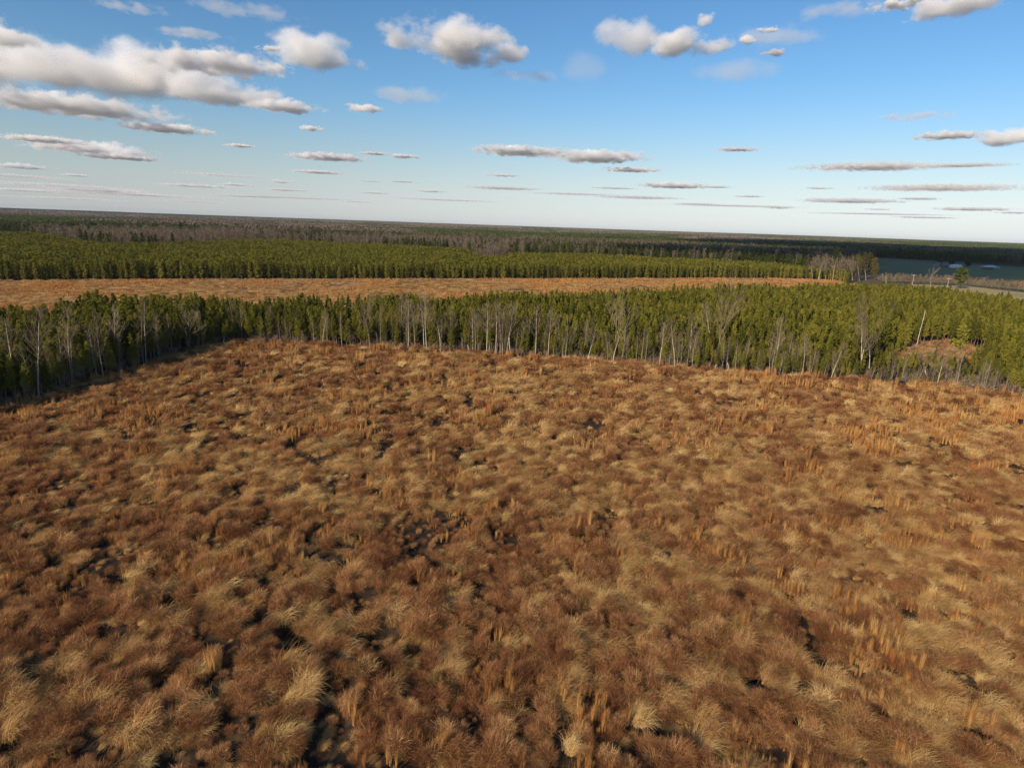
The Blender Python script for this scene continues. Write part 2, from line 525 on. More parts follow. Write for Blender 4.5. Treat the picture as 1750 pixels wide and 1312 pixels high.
BRUSH = [(1520, 604), (1540, 588), (1600, 580), (1645, 588), (1672, 602), (1665, 620), (1610, 630), (1540, 622)]   # scrubby gap in the near pines

# ------------------------------------------------------------------ ground
def sinh_axis(lim, k, n):
    t = np.linspace(-1, 1, n)
    return lim * np.sinh(k * t) / np.sinh(k)

def sheet(name, poly, z, m, label):
    P = [G(x, y) for x, y in poly]
    V = [(p[0], p[1], z) for p in P]
    o = obj(name, mesh(name, V, [tuple(range(len(V)))], m))
    return tag(o, label, kind='structure')

gx = sinh_axis(13500, 6, 60)
V = np.array([(a, b, -0.6 if (abs(a) < 400 and -100 < b < 400) else -0.02) for b in gx for a in gx])
n = len(gx)
F = np.array([(j * n + i, j * n + i + 1, (j + 1) * n + i + 1, (j + 1) * n + i) for j in range(n - 1) for i in range(n - 1)])
V[:, 2] = -0.02
g = obj('ground', mesh('ground', V, F, MT['floor']))
tag(g, 'flat dark woodland floor reaching to the horizon', kind='structure')

# gullies in the near field, (px, py, half width px, half height px)
GUL = [(500, 1100, 30, 16), (520, 1118, 22, 12), (650, 1102, 34, 15), (690, 1118, 44, 12), (575, 1190, 30, 22), (562, 1240, 24, 34), (545, 1292, 22, 20), (1530, 1060, 20, 8), (1552, 1072, 14, 6),
       (1132, 1262, 28, 14), (1150, 1282, 20, 12), (562, 1018, 18, 9), (240, 1000, 16, 6), (868, 905, 9, 9), (1188, 878, 12, 5), (655, 862, 8, 6), (690, 848, 6, 9), (662, 716, 18, 3),
       (1382, 1110, 10, 14), (930, 1122, 18, 5), (850, 1098, 36, 5), (780, 1085, 30, 6), (20, 1292, 24, 8), (1497, 1015, 18, 5), (110, 1020, 18, 7), (290, 1045, 12, 12), (390, 1240, 18, 7),
       (955, 968, 26, 4), (1240, 898, 10, 4), (740, 790, 14, 4), (1090, 820, 10, 3), (420, 850, 12, 4), (1290, 700, 14, 2), (1100, 762, 9, 2), (120, 865, 22, 4), (430, 1060, 16, 8), (610, 1140, 26, 8), (600, 1085, 20, 8), (470, 1160, 14, 10), (720, 940, 14, 5), (330, 960, 18, 4), (60, 1160, 20, 8), (180, 1100, 18, 5), (760, 1250, 14, 8), (900, 1220, 14, 8), (1000, 1170, 12, 6), (1290, 1170, 12, 6), (1430, 1230, 14, 8), (1660, 1270, 14, 7), (1700, 1110, 16, 5), (1350, 980, 14, 4), (840, 985, 12, 5), (560, 950, 14, 4), (1650, 1190, 10, 8), (1080, 1130, 12, 10)]
def gully(px, py, grow=1.0):
    g_ = np.zeros(len(px))
    for gx_, gy_, a, b in GUL:
        k9 = 1.25 if gy_ > 1040 else 0.8; a, b = a * k9 + 1, b * k9 + 1
        d = ((px - gx_) / (a * grow)) ** 2 + ((py - gy_) / (b * grow)) ** 2
        g_ = np.maximum(g_, np.clip(1.35 - d, 0, 1))
    return g_

def field_height(x, y):
    return 0.9 * (fbm(x, y, 6.0, 3, 2) - 0.5) + 0.55 * (fbm(x, y, 2.4, 9, 2) - 0.5)

xs = np.concatenate([np.arange(-260, -110, 3.0), np.arange(-110, 110, 0.5), np.arange(110, 261, 3.0)])
ys = np.concatenate([np.arange(-60, 16, 4.0), np.arange(16, 110, 0.5), np.arange(110, 176, 1.0)])
X, Y = np.meshgrid(xs, ys)
pp = on_ground(X.ravel(), Y.ravel())
pp = np.nan_to_num(pp, nan=-9999)
Z = field_height(X.ravel(), Y.ravel()) + 0.35 - 1.15 * gully(pp[:, 0], pp[:, 1])
edge = np.clip((176 - Y.ravel()) / 10, 0, 1)
Z = Z * edge + 0.01
V = np.stack([X.ravel(), Y.ravel(), np.maximum(Z, 0.012 - 0 * Z)], 1)
nx = len(xs)
ii = (np.arange(len(ys) - 1)[:, None] * nx + np.arange(nx - 1)[None, :]).ravel()
F = np.stack([ii, ii + 1, ii + nx + 1, ii + nx], 1)
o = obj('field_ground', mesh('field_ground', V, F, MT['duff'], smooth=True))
tag(o, 'uneven dark soil under the dry grass of the near field', kind='structure')

def ground_z(x, y):
    p = np.nan_to_num(on_ground(x, y), nan=-9999)
    z = field_height(x, y) + 0.35 - 1.15 * gully(p[:, 0], p[:, 1])
    return np.maximum(z * np.clip((176 - y) / 10, 0, 1) + 0.01, 0.012)

sheet('clearing_ground', CLEAR, 0.03, MT['tan'], 'long tan clearing between the two pine plantations')
sheet('farm_field', FARM, 0.03, MT['crop'], 'dark green farm field beyond the plantation on the right')
sheet('pasture', PAST, 0.05, MT['pasture'], 'yellow green pasture strip behind the near plantation on the right')

# ------------------------------------------------------------------ grass of the near field
def clump(VF, main, other, share):
    """a clump of mostly one grass with some stems of another grown through it"""
    V_, F_ = VF
    seg = 3 if main == 'straw' else 2
    n_ = len(F_) // seg
    pick_ = (rng.uniform(0, 1, n_) < share).astype(int)
    return mesh('clump', V_, F_, [MT[main], MT[other]], np.tile(pick_, seg))
PT = {'brown_hi': [clump(brown_clump(620, 0.013), 'brown', 'straw', q) for q in (0.0, 0.04, 0.08, 0.16, 0.03, 0.25)],
      'straw_hi': [clump(straw_clump(420, 0.013), 'straw', 'brown', q) for q in (0.03, 0.08, 0.2, 0.05, 0.12)],
      'sedge_hi': [clump(sedge_group(220, 0.016, 4), 'orange', 'brown', 0.15) for _ in range(5)],
      'green_hi': [clump(brown_clump(300, 0.018), 'green', 'brown', 0.5)],
      'brown_lo': [clump(brown_clump(220, 0.03), 'brown', 'straw', q) for q in (0.0, 0.05, 0.1, 0.2)],
      'straw_lo': [clump(straw_clump(150, 0.03), 'straw', 'brown', q) for q in (0.03, 0.08, 0.15, 0.05)],
      'sedge_lo': [clump(sedge_group(100, 0.035, 4), 'orange', 'brown', 0.1) for _ in range(4)],
      'green_lo': [clump(brown_clump(70, 0.05), 'green', 'brown', 0.5)]}
protos, first = [], {}
for kk, lst in PT.items():
    first[kk] = (len(protos), len(lst)); protos += lst
bands = [(12, 75, 0.46), (75, 115, 0.62), (115, 190, 0.85)]
px_all = []
for y0, y1, s in bands:
    x, y = jitter_grid(-1.15 * y1 - 10, 1.15 * y1 + 10, y0, y1, s)
    p = on_ground(x, y)
    ok = inpoly(p[:, 0], p[:, 1], FIELD) & (p[:, 0] > -260) & (p[:, 0] < 2010) & (p[:, 1] < 1620)
    gl = gully(p[:, 0], p[:, 1])
    ok &= (gl < rng.uniform(0.0, 0.25, len(x))) | (rng.uniform(0, 1, len(x)) < 0.30)
    hol = fbm(x, y, 1.9, 123, 2) + 0.22 * (fbm(x, y, 20, 124, 2) - 0.5)
    ok &= ~((hol < 0.37) & (rng.uniform(0, 1, len(x)) < 0.66))
    ok &= ~((fbm(x, y, 1.15, 223, 2) < 0.31) & (rng.uniform(0, 1, len(x)) < 0.85))
    px_all.append(np.stack([x[ok], y[ok], p[ok, 0], p[ok, 1], np.full(ok.sum(), s)], 1))
A = np.concatenate(px_all)
x, y, px, py, sp = A.T
N = len(x)
big = fbm(x, y, 14, 21, 3); mid = fbm(x, y, 1.9, 31, 2); fine = rng.uniform(0, 1, N)
straw_w = (mid - 0.5) * 2.4 + (big - 0.5) * 1.3 + (fine - 0.5) * 1.4 - 0.07 + np.where(px > 1100, 0.06, 0) - np.where((px < 750) & (py > 700), 0.07, 0)
straw_w += np.where((py > 640) & (py < 900) & (px > 450), 0.10, 0) + np.where(px > 1300, 0.05, 0)
sedge_n = fbm(x, y, 5.0, 77, 3)
sedge_w = (sedge_n - 0.70) * 3.6 + (rng.uniform(0, 1, N) - 0.5) * 1.6 + np.where(y > 85, 0.04, 0) + np.where(px > 1200, 0.05, 0) - 0.10
for cx_, cy_, a, b, st in [(1640, 735, 230, 55, 0.62), (1130, 915, 80, 20, 0.6), (780, 1000, 60, 18, 0.6), (465, 1120, 40, 30, 0.6), (880, 700, 90, 16, 0.4), (1520, 1140, 90, 30, 0.3),
                           (760, 880, 60, 18, 0.4), (1400, 660, 350, 12, 0.45), (1700, 820, 60, 30, 0.3), (200, 720, 160, 14, 0.3), (870, 860, 25, 18, 0.5), (1000, 1000, 40, 15, 0.4)]:
    d = ((px - cx_) / a) ** 2 + ((py - cy_) / b) ** 2
    sedge_w += np.clip(1.5 - d, 0, 1) * st
typ = np.where(straw_w > 0.08, 1, 0)
typ = np.where(sedge_w > 0.12 + rng.uniform(-0.3, 0.5, N), 2, typ)
typ = np.where(rng.uniform(0, 1, N) < 0.005, 3, typ)
hi = y < 82
vi = np.zeros(N, int)
for t, kk in enumerate(['brown', 'straw', 'sedge', 'green']):
    for q, suf in ((hi, '_hi'), (~hi, '_lo')):
        m_ = (typ == t) & q
        a, c = first[kk + suf]
        vi[m_] = a + rng.integers(0, c, m_.sum())
sc = (0.62 + 0.95 * rng.uniform(0, 1, N) ** 2.2) * (1 + 0.25 * (fbm(x, y, 3, 5, 2) - 0.5) * 2)
sc *= np.where(gully(px, py) > 0.3, 0.5, 1.0) * np.where(fbm(x, y, 1.9, 123, 2) + 0.22 * (fbm(x, y, 20, 124, 2) - 0.5) < 0.37, 0.55, 1.0)
sc *= np.where(sp > 0.8, 1.25, np.where(sp > 0.55, 1.03, 0.92))
scv = np.stack([sc, sc, sc * rng.uniform(0.75, 1.35, N)], 1)
rz = np.where(typ == 1, rng.normal(-0.5, 0.8, N) + 2.5 * (fbm(x, y, 9, 61, 2) - 0.5), rng.uniform(0, 6.283, N))
Pz = ground_z(x, y) - 0.04
scatter('field_grass', np.stack([x, y, Pz], 1), rz, scv, vi, protos, 'dry brown, straw and orange grass clumps covering the near field')
print("grass", N)

# grass of the clearing
x, y = jitter_grid(-420, 400, 165, 480, 1.75)
p = on_ground(x, y)
ok = inpoly(p[:, 0], p[:, 1], CLEAR) & (p[:, 0] > -200) & (p[:, 0] < 1800)
slash = fbm(x, y, 22, 41, 3)
slashp = (np.abs(p[:, 0] - 470) < 170) & (p[:, 1] > 483) & (p[:, 1] < 498)
ok &= ~((slash + np.where(slashp, 0.10, 0) > 0.70) & (rng.uniform(0, 1, len(x)) < 0.75))
x, y = x[ok], y[ok]; N = len(x)
t = fbm(x, y, 14, 51, 3) + rng.normal(0, 0.12, N)
vi = np.where(t > 0.56, first['sedge_lo'][0] + rng.integers(0, 3, N), np.where(t > 0.18, first['straw_lo'][0] + rng.integers(0, 4, N), first['brown_lo'][0] + rng.integers(0, 4, N)))
scatter('clearing_grass', np.stack([x, y, np.full(N, 0.03)], 1), rng.uniform(0, 6.283, N), np.stack([rng.uniform(1.7, 2.4, N)] * 2 + [rng.uniform(0.7, 1.1, N)], 1), vi, protos,
        'dry orange broomsedge covering the clearing between the plantations')
print("clearing", N)

# ------------------------------------------------------------------ pines
near_p = [pine(8.0, 1.1, 0.26 + 0.02 * s, 13, 6, 6, 6, 0.28, 0.065, seed=s) for s in range(6)]
near_tr = [mesh('trunk', *a, MT['pine_bark'], smooth=True) for a, b in near_p]
near_cr = [mesh('crown', *b, MT['needle']) for a, b in near_p]
def both(a, b, ma, mb):
    V, F = join([a, b])
    return mesh('tree', V, F, [ma, mb], np.concatenate([np.zeros(len(a[1]), int), np.ones(len(b[1]), int)]))
near_full = [both(a, b, MT['pine_bark'], MT['needle']) for a, b in near_p]
lo_p = [pine(8.0, 1.2, 0.15, 9, 6, 3, 4, 0.5, 0.12, seed=40 + s) for s in range(5)]
lo_full = [both(a, b, MT['pine_bark'], MT['needle']) for a, b in lo_p]

# near plantation: rows
x, y = jitter_grid(-330, 470, 70, 470, 2.05, 0.42)
p = on_ground(x, y)
wob = lambda X_, Y_: ((fbm(X_, Y_, 7, 201, 3) - 0.5) * 90, (fbm(X_, Y_, 7, 207, 3) - 0.5) * 46)
wx, wy = wob(x, y)
ok = inpoly(p[:, 0], p[:, 1], P1) & (~inpoly(p[:, 0] + wx, p[:, 1] + wy, BRUSH) | (rng.uniform(0, 1, len(x)) < 0.07)) & (p[:, 0] > -160) & (p[:, 0] < 1920)
rr = rng.uniform(0, 1, len(x))
sparse = fbm(x, y, 18, 91, 3)
ok &= ~((sparse > 0.66) & (rr < 0.5))
x, y, p = x[ok], y[ok], p[ok]
ne = np.interp(p[:, 0], [a for a, b in near_edge], [b for a, b in near_edge])
front = ne - p[:, 1]                       # px behind the field edge
hgt = 1.0 + 0.28 * (fbm(x, y, 12, 15, 3) - 0.5) * 2 + rng.normal(0, 0.07, len(x))
hgt *= np.where(p[:, 0] < 350, 1.12, 1.0) * np.where((front < 10), 0.82, 1.0)
hgt *= np.where((p[:, 0] > 900) & (front < 22), 0.72, 1.0)
lowz = inpoly(p[:, 0], p[:, 1], [(1480, 615), (1530, 600), (1700, 600), (1730, 690), (1460, 670)])
hgt *= np.where(lowz, rng.uniform(0.3, 0.55, len(x)), 1.0)
order = np.lexsort((rng.uniform(0, 1, len(x)), -(p[:, 1] > 0).astype(int)))
inside = (p[:, 0] > 2) & (p[:, 0] < 1748)
score = np.where(inside, np.hypot(x, y) - 2.2 * hgt * 8 + np.clip(front, 0, 60) * 0.9, 1e9)
pick = np.argsort(score)[:290]
isnear = np.zeros(len(x), bool); isnear[pick] = True
zones = [(-1e9, 330, 'young green pine in the close-packed left edge of the plantation, beside the near field', 'young pines on the left side of the near field'),
         (330, 900, 'young green pine in the front rows behind the middle of the near field', 'young pines behind the middle of the near field'),
         (900, 1400, 'short young green pine in the front rows right of centre, behind pale bare trunks', 'young pines right of centre behind the near field'),
         (1400, 1e9, 'low young green pine in the front rows at the right end of the field edge', 'young pines at the right end of the field edge')]
for i in pick:
    k = random.randrange(6)
    s = float(hgt[i])
    w = s * random.uniform(0.9, 1.15)
    e = empty('pine_tree', (x[i], y[i], 0), random.uniform(0, 6.28), (w, w, s))
    z = next(z for z in zones if z[0] <= p[i, 0] < z[1])
    tag(e, z[2], 'pine tree', z[3])
    obj('trunk', near_tr[k], e); obj('crown', near_cr[k], e)
r_ = ~isnear
N = r_.sum()
w = hgt[r_] * rng.uniform(0.9, 1.15, N)
scatter('pine_plantation', np.stack([x[r_], y[r_], np.zeros(N)], 1), rng.uniform(0, 6.283, N), np.stack([w, w, hgt[r_]], 1), rng.integers(0, 6, N), near_full,
        'dense young green pine plantation behind the near field')
print("near pines", len(x))

# far plantation
x, y = jitter_grid(-720, 520, 235, 820, 2.55, 0.42)
p = on_ground(x, y)
ok = inpoly(p[:, 0], p[:, 1], P2) & (p[:, 0] > -140) & (p[:, 0] < 1900)
gap = inpoly(p[:, 0], p[:, 1], [(100, 412), (360, 414), (350, 427), (180, 430), (120, 424)])
ok &= ~(gap & (rng.uniform(0, 1, len(x)) < 0.9))
x, y = x[ok], y[ok]; N = len(x)
h_ = 1.0 + 0.22 * (fbm(x, y, 25, 16, 3) - 0.5) * 2 + rng.normal(0, 0.06, N)
w = h_ * rng.uniform(0.95, 1.25, N)
scatter('far_pine_plantation', np.stack([x, y, np.zeros(N)], 1), rng.uniform(0, 6.283, N), np.stack([w, w, h_], 1), rng.integers(0, 5, N), lo_full,
        'broad green pine plantation beyond the tan clearing')
print("far pines", N)


# ------------------------------------------------------------------ things set by where their foot and top stand on the photo map
def place(bx, by, tx, ty):
    """foot point, height and sideways lean of something upright"""
    B = G(bx, by)
    lo, hi_ = 0.3, 40.0
    for _ in range(40):
        m_ = (lo + hi_) / 2
        if proj(B + np.array([0, 0, m_]))[0, 1] > ty: lo = m_
        else: hi_ = m_
    D = np.linalg.norm(B - np.array([0, 0, CAM_H]))
    dx = (tx - proj(B + np.array([0, 0, lo]))[0, 0]) / FPX * D
    return B, lo, math.atan2(dx, lo)

BT = {}
def bare_mesh(kind, v, bark):
    key = (kind, v, bark)
    if key not in BT:
        h0 = 14.0
        tr, cr = bare_tree(h0, {'slender': 0.115, 'forked': 0.14, 'broad': 0.15, 'snag': 0.15, 'thin': 0.06}[kind], 0.42 if kind != 'thin' else 0.3,
                           'slender' if kind == 'thin' else kind, seed=v * 17 + len(kind), levels=3 if kind != 'thin' else 2, twig_r=0.019)
        bm = MT['pale_bark'] if bark == 'pale' else MT['dark_bark']
        BT[key] = (mesh('trunk', *tr, bm, smooth=True), mesh('crown', *cr, [MT['twig']]) if cr is not None else None)
    return BT[key]

def bare(bx, by, tx, ty, kind, label, group=None, bark='pale', name=None, cat='bare tree'):
    B, h, lean = place(bx, by, tx, ty)
    v = random.randrange({'slender': 6, 'forked': 4, 'broad': 3, 'snag': 4, 'thin': 5}[kind])
    tm, cm = bare_mesh(kind, v, bark)
    s_ = h / 14.0
    w = {'slender': 0.35 + 0.65 * s_, 'forked': 0.3 + 0.7 * s_, 'broad': s_, 'snag': 0.8 if h > 4 else 1.1, 'thin': 0.25 + 0.75 * s_}[kind]
    e = empty(name or ('dead_tree' if kind == 'snag' else 'bare_tree'), tuple(B), 0, (w, w, s_))
    e.rotation_euler = (0, lean, 0) if kind != 'x' else (0, 0, 0)
    e.rotation_mode = 'XYZ'
    q = Matrix.Rotation(lean, 3, 'Y') @ Matrix.Rotation(random.uniform(0, 6.28), 3, 'Z')
    e.rotation_euler = q.to_euler()
    tag(e, label, cat, group)
    obj('trunk', tm, e)
    if cm: obj('crown', cm, e)
    return e

BARE = [
 (27, 683, 4, 546, 'slender', 'tall pale leaning bare tree nearest the left frame edge, at the foot of the pines', 'pale'),
 (66, 680, 46, 527, 'slender', 'tall bare tree with a twiggy crown, second from the left frame edge', 'pale'),
 (125, 657, 112, 527, 'slender', 'tall pale bare tree with a long clean trunk, third from the left frame edge', 'pale'),
 (178, 654, 166, 541, 'slender', 'dark trunked bare tree between two paler ones on the left field edge', 'dark'),
 (195, 632, 196, 527, 'slender', 'straight pale bare tree just right of the dark trunked one on the left', 'pale'),
 (250, 623, 243, 513, 'slender', 'tall bare tree with a narrow crown rising to the tan clearing on the left', 'pale'),
 (324, 601, 325, 515, 'broad', 'grey bare tree where the left pines meet the corner of the near field', 'dark'),
 (551, 594, 556, 535, 'slender', 'short white stemmed bare tree alone against the pines left of centre', 'pale'),
 (634, 599, 630, 503, 'broad', 'wide fine-twigged bare tree whose crown reaches the tan clearing', 'dark'),
 (685, 586, 686, 503, 'slender', 'tall straight pale bare tree right of the wide fine-twigged one', 'pale'),
 (698, 600, 697, 515, 'slender', None, 'pale'), (725, 601, 724, 505, 'slender', None, 'pale'),
 (730, 603, 728, 505, 'slender', 'tall white bare trunk standing in a close pair near the middle of the field edge', 'pale'),
 (753, 604, 755, 520, 'broad', 'white trunked bare tree with a round brown twiggy crown and a side branch', 'pale'),
 (808, 605, 808, 530, 'slender', None, 'pale'), (817, 601, 818, 536, 'thin', None, 'pale'), (831, 608, 829, 521, 'slender', None, 'pale'),
 (847, 609, 846, 516, 'slender', 'tallest pale bare tree in the cluster of trunks at the middle of the field edge', 'pale'),
 (855, 605, 859, 524, 'slender', None, 'pale'), (866, 608, 868, 521, 'slender', None, 'pale'),
 (896, 608, 899, 551, 'slender', None, 'pale'), (902, 606, 902, 546, 'thin', None, 'pale'), (914, 615, 918, 525, 'slender', None, 'pale'),
 (937, 614, 940, 531, 'slender', None, 'pale'), (1003, 623, 1006, 546, 'broad', 'bare tree with a bushy twig crown above a dark pine gap', 'pale'),
 (1047, 625, 1062, 532, 'forked', 'white trunked bare tree that leans right and forks high, left of the long gap', 'pale'),
 (1070, 616, 1072, 572, 'thin', None, 'pale'), (1038, 623, 1038, 569, 'thin', None, 'pale'),
 (1125, 632, 1134, 552, 'slender', 'white bare tree with one long limb reaching out low to the left', 'pale'),
 (1153, 632, 1160, 546, 'slender', None, 'pale'), (1178, 625, 1186, 537, 'slender', 'slightly curved pale bare tree left of the big many-stemmed one', 'pale'),
 (1157, 634, 1160, 584, 'thin', None, 'pale'), (1188, 623, 1192, 600, 'thin', None, 'pale'), (1218, 611, 1220, 521, 'slender', None, 'pale'),
 (1222, 633, 1245, 519, 'forked', 'big white many-stemmed bare tree with a heavy limb to the right', 'pale'),
 (1323, 631, 1331, 545, 'slender', 'pale bare tree with a dark twiggy top above a row of thin stems', 'pale'),
 (1349, 639, 1356, 590, 'thin', None, 'pale'), (1346, 631, 1350, 570, 'slender', None, 'pale'), (1369, 644, 1385, 575, 'slender', None, 'pale'),
 (1385, 643, 1394, 594, 'thin', None, 'pale'), (1419, 650, 1434, 586, 'slender', None, 'pale'), (1448, 641, 1454, 606, 'thin', None, 'pale'),
 (1468, 641, 1490, 531, 'forked', 'largest pale bare tree on the right, fanning out into many upright limbs', 'pale'),
 (1472, 638, 1478, 540, 'slender', 'pale bare stem growing beside the fan-shaped tree on the right', 'pale'),
 (1485, 634, 1497, 556, 'broad', 'spreading bare tree just right of the fan-shaped one', 'pale'),
 (1509, 649, 1512, 632, 'thin', None, 'pale'), (1532, 651, 1536, 622, 'thin', None, 'pale'),
 (1564, 659, 1584, 602, 'forked', 'leaning bare tree below the scrubby gap with a green tuft behind its top', 'pale'),
 (1600, 664, 1616, 590, 'broad', 'pale leaning trunk under a hazy brown twig crown in the scrubby gap', 'pale'),
 (1615, 653, 1620, 620, 'thin', None, 'pale'), (1619, 654, 1624, 625, 'thin', None, 'pale'),
 (1590, 490, 1596, 463, 'forked', 'stubby pale bare tree behind the far edge of the right-hand pines', 'pale'),
 (1432, 510, 1437, 480, 'thin', 'lone thin bare stem above the pines near the end of the tan clearing', 'pale'),
 (1302, 478, 1304, 461, 'broad', 'small round grey bare tree at the far edge of the tan clearing', 'pale'),
]
for b in BARE:
    x0 = b[0]
    if b[5] is None:
        if x0 < 1000: lab, grp = 'thin pale bare tree in the cluster of trunks along the middle of the field edge', 'pale bare trees along the middle of the field edge'
        else: lab, grp = 'slim pale bare tree leaning right on the right half of the field edge', 'pale bare trees along the right half of the field edge'
    else: lab, grp = b[5], None
    bare(b[0], b[1], b[2], b[3], b[4], lab, grp, b[6])
SNAG = [(386, 592, 386, 577, 'short dead stub at the back left corner of the near field'), (357, 600, 357, 592, 'lowest dead stub beside the left corner of the near field'),
        (777, 600, 773, 590, 'small broken stub between tall trunks near the middle'), (802, 604, 802, 588, 'broken dead stem left of the middle trunk cluster'),
        (874, 610, 875, 577, 'dead stem without branches right of the middle trunk cluster'), (1241, 637, 1241, 618, 'short forked dead stub right of the many-stemmed tree'),
        (1364, 644, 1366, 628, 'thick white dead stump standing in the grass edge on the right'), (1587, 650, 1590, 627, 'short white dead stem below the scrubby gap'),
        (1566, 594, 1581, 530, 'tall leaning white dead trunk rising out of the scrubby gap'), (1515, 494, 1517, 465, 'tall pale dead pole above the far side of the right-hand pines')]
for b in SNAG:
    bare(b[0], b[1], b[2], b[3], 'snag', b[4], None, 'pale', cat='dead tree')

# thin stems all along the edge
ST = []
def edge_y(px): return float(np.interp(px, [a for a, b in near_edge], [b for a, b in near_edge]))
for px0, px1, n_, hp in [(30, 330, 12, 75), (400, 640, 16, 52), (640, 980, 30, 62), (980, 1330, 24, 56), (1330, 1740, 22, 48), (30, 420, 12, 60), (40, 330, 22, 34), (430, 640, 14, 24), (640, 960, 26, 26), (960, 1260, 22, 26), (1262, 1345, 16, 34), (1345, 1560, 22, 26), (1560, 1745, 20, 28)]:
    for k in range(n_):
        bx = random.uniform(px0, px1); by = edge_y(bx) - random.uniform(-1, 6)
        hh = hp * random.uniform(0.6, 1.3)
        ST.append((bx, by, bx + (bx - 800) / 800 * hh * 0.2 + random.uniform(-1, 2), by - hh))
for bx, by, tx, ty in ST:
    if bx < 400: lab, grp = 'thin bare young tree at the foot of the left-hand pines', 'thin saplings on the left field edge'
    elif bx < 1260: lab, grp = 'thin bare young tree among the pines along the middle of the field edge', 'thin saplings on the middle field edge'
    else: lab, grp = 'thin bare young tree among the pines along the right field edge', 'thin saplings on the right field edge'
    bare(bx, by, tx, ty, 'thin', lab, grp, 'pale' if random.random() < 0.7 else 'dark', name='sapling', cat='sapling')

# the lone pine on a tall bare trunk at the right field edge, and the spreading one beyond the pasture
def big_pine(bx, by, tx, ty, label, group=None, par=None, m='needle', name='pine_tree', cat='pine tree', seed=1, slim=1.0):
    B, h, lean = place(bx, by, tx, ty)
    k = dict(rad=2.2, base=0.45, whorls=9, per=6, tufts=7, need=5, nl=0.55, nw=0.15); k.update(par or {})
    a, b_ = pine(h, seed=seed, **k)
    e = empty(name, tuple(B), 0, (slim, slim, 1)); e.rotation_euler = (0, lean, 0)
    tag(e, label, cat, group)
    V_, F_ = a
    V_ = V_.copy(); V_[:, :2] *= 1.0 + 0.12 * h / 8
    obj('trunk', mesh('trunk', V_, F_, MT['pine_bark'], smooth=True), e); obj('crown', mesh('crown', *b_, MT[m]), e)
    return e
big_pine(1633, 654, 1647, 556, 'tall dark-stemmed pine with a small green crown, standing alone by the scrubby gap', seed=301, par=dict(rad=1.9, base=0.62, whorls=6))
big_pine(1646, 494, 1645, 456, 'round-topped green pine standing alone on the pasture strip', seed=302, par=dict(rad=3.6, base=0.3, whorls=11, per=8, tufts=8, nl=0.7, nw=0.22, round_=True), m='needle_dark')
for i_, (bx, ty, kd, lb) in enumerate([(1398, 437, 'bare', 'leftmost grey bare tree of the clump at the end of the tan clearing'), (1410, 431, 'bare', 'tall grey bare tree, second from the left in the clump'),
        (1429, 423, 'dark', 'tall dark pine topping the middle of the clump'), (1419, 436, 'bare', 'grey bare tree directly left of the dark pine in the clump'),
        (1441, 434, 'bare', 'grey bare tree directly right of the dark pine in the clump'), (1455, 440, 'gold', 'low rusty gold tree in the clump right of the dark pine'),
        (1466, 434, 'gold', 'rusty gold leaved tree in the middle right of the clump'), (1477, 431, 'gold', 'tallest gold green tree of the clump'),
        (1487, 431, 'gold', 'gold green tree, second from the right end of the clump'), (1495, 440, 'gold', 'shorter gold green tree at the right end of the clump')]):
    by = 479 - (i_ % 3) * 1.5
    if kd == 'bare': bare(bx, by, bx + 2, ty, 'broad', lb, 'trees of the clump at the end of the tan clearing')
    elif kd == 'dark': big_pine(bx, by, bx + 2, ty, lb, 'trees of the clump at the end of the tan clearing', dict(rad=3.6, base=0.4, per=8, nl=0.9, nw=0.3), 'needle_dark', seed=310)
    else: big_pine(bx, by, bx + 2, ty, lb, 'trees of the clump at the end of the tan clearing', dict(rad=2.6, base=0.18, whorls=15, per=7, tufts=6, nl=0.6, nw=0.13, round_=True), 'gold_leaf', 'leafy_tree', 'tree', 320 + i_)
for q_ in range(9):
    bx = 1388 + q_ * 11.5
    bare(bx, 479 + (q_ % 2), bx + random.uniform(0, 3), random.uniform(436, 448), 'broad', 'small grey bare tree in front of the clump at the end of the tan clearing', 'small bare trees in front of the clump')
# dark stands behind the far plantation
sp_m = [pine(15.0, 2.6, 0.4, 9, 7, 4, 4, 0.9, 0.28, seed=400 + k) for k in range(4)]
sp_t = [mesh('trunk', *a, MT['pine_bark']) for a, b in sp_m]; sp_c = [mesh('crown', *b, MT['needle_dark']) for a, b in sp_m]
for x0_, x1_, yb, yt, n_, lab, grp in [(105, 345, 410, 386, 64, 'tall dark pine in the long stand behind the far plantation on the left', 'long dark pine stand on the left'),
                                     (500, 568, 419, 397, 18, 'tall dark pine in the small stand behind the far plantation', 'small dark pine stand')]:
    for i_ in range(n_):
        bx = x0_ + (x1_ - x0_) * (i_ + random.random()) / n_
        by = yb + random.uniform(-2, 1.2) + (hor(bx) - hor((x0_ + x1_) / 2)) * 0.6
        B, h, _ = place(bx, by, bx, by - (yb - yt) * random.uniform(0.85, 1.15))
        k = random.randrange(4); s_ = h / 15
        e = empty('pine_tree', tuple(B), random.uniform(0, 6.28), (s_ * 1.4, s_ * 1.4, s_)); tag(e, lab, 'pine tree', grp)
        obj('trunk', sp_t[k], e); obj('crown', sp_c[k], e)

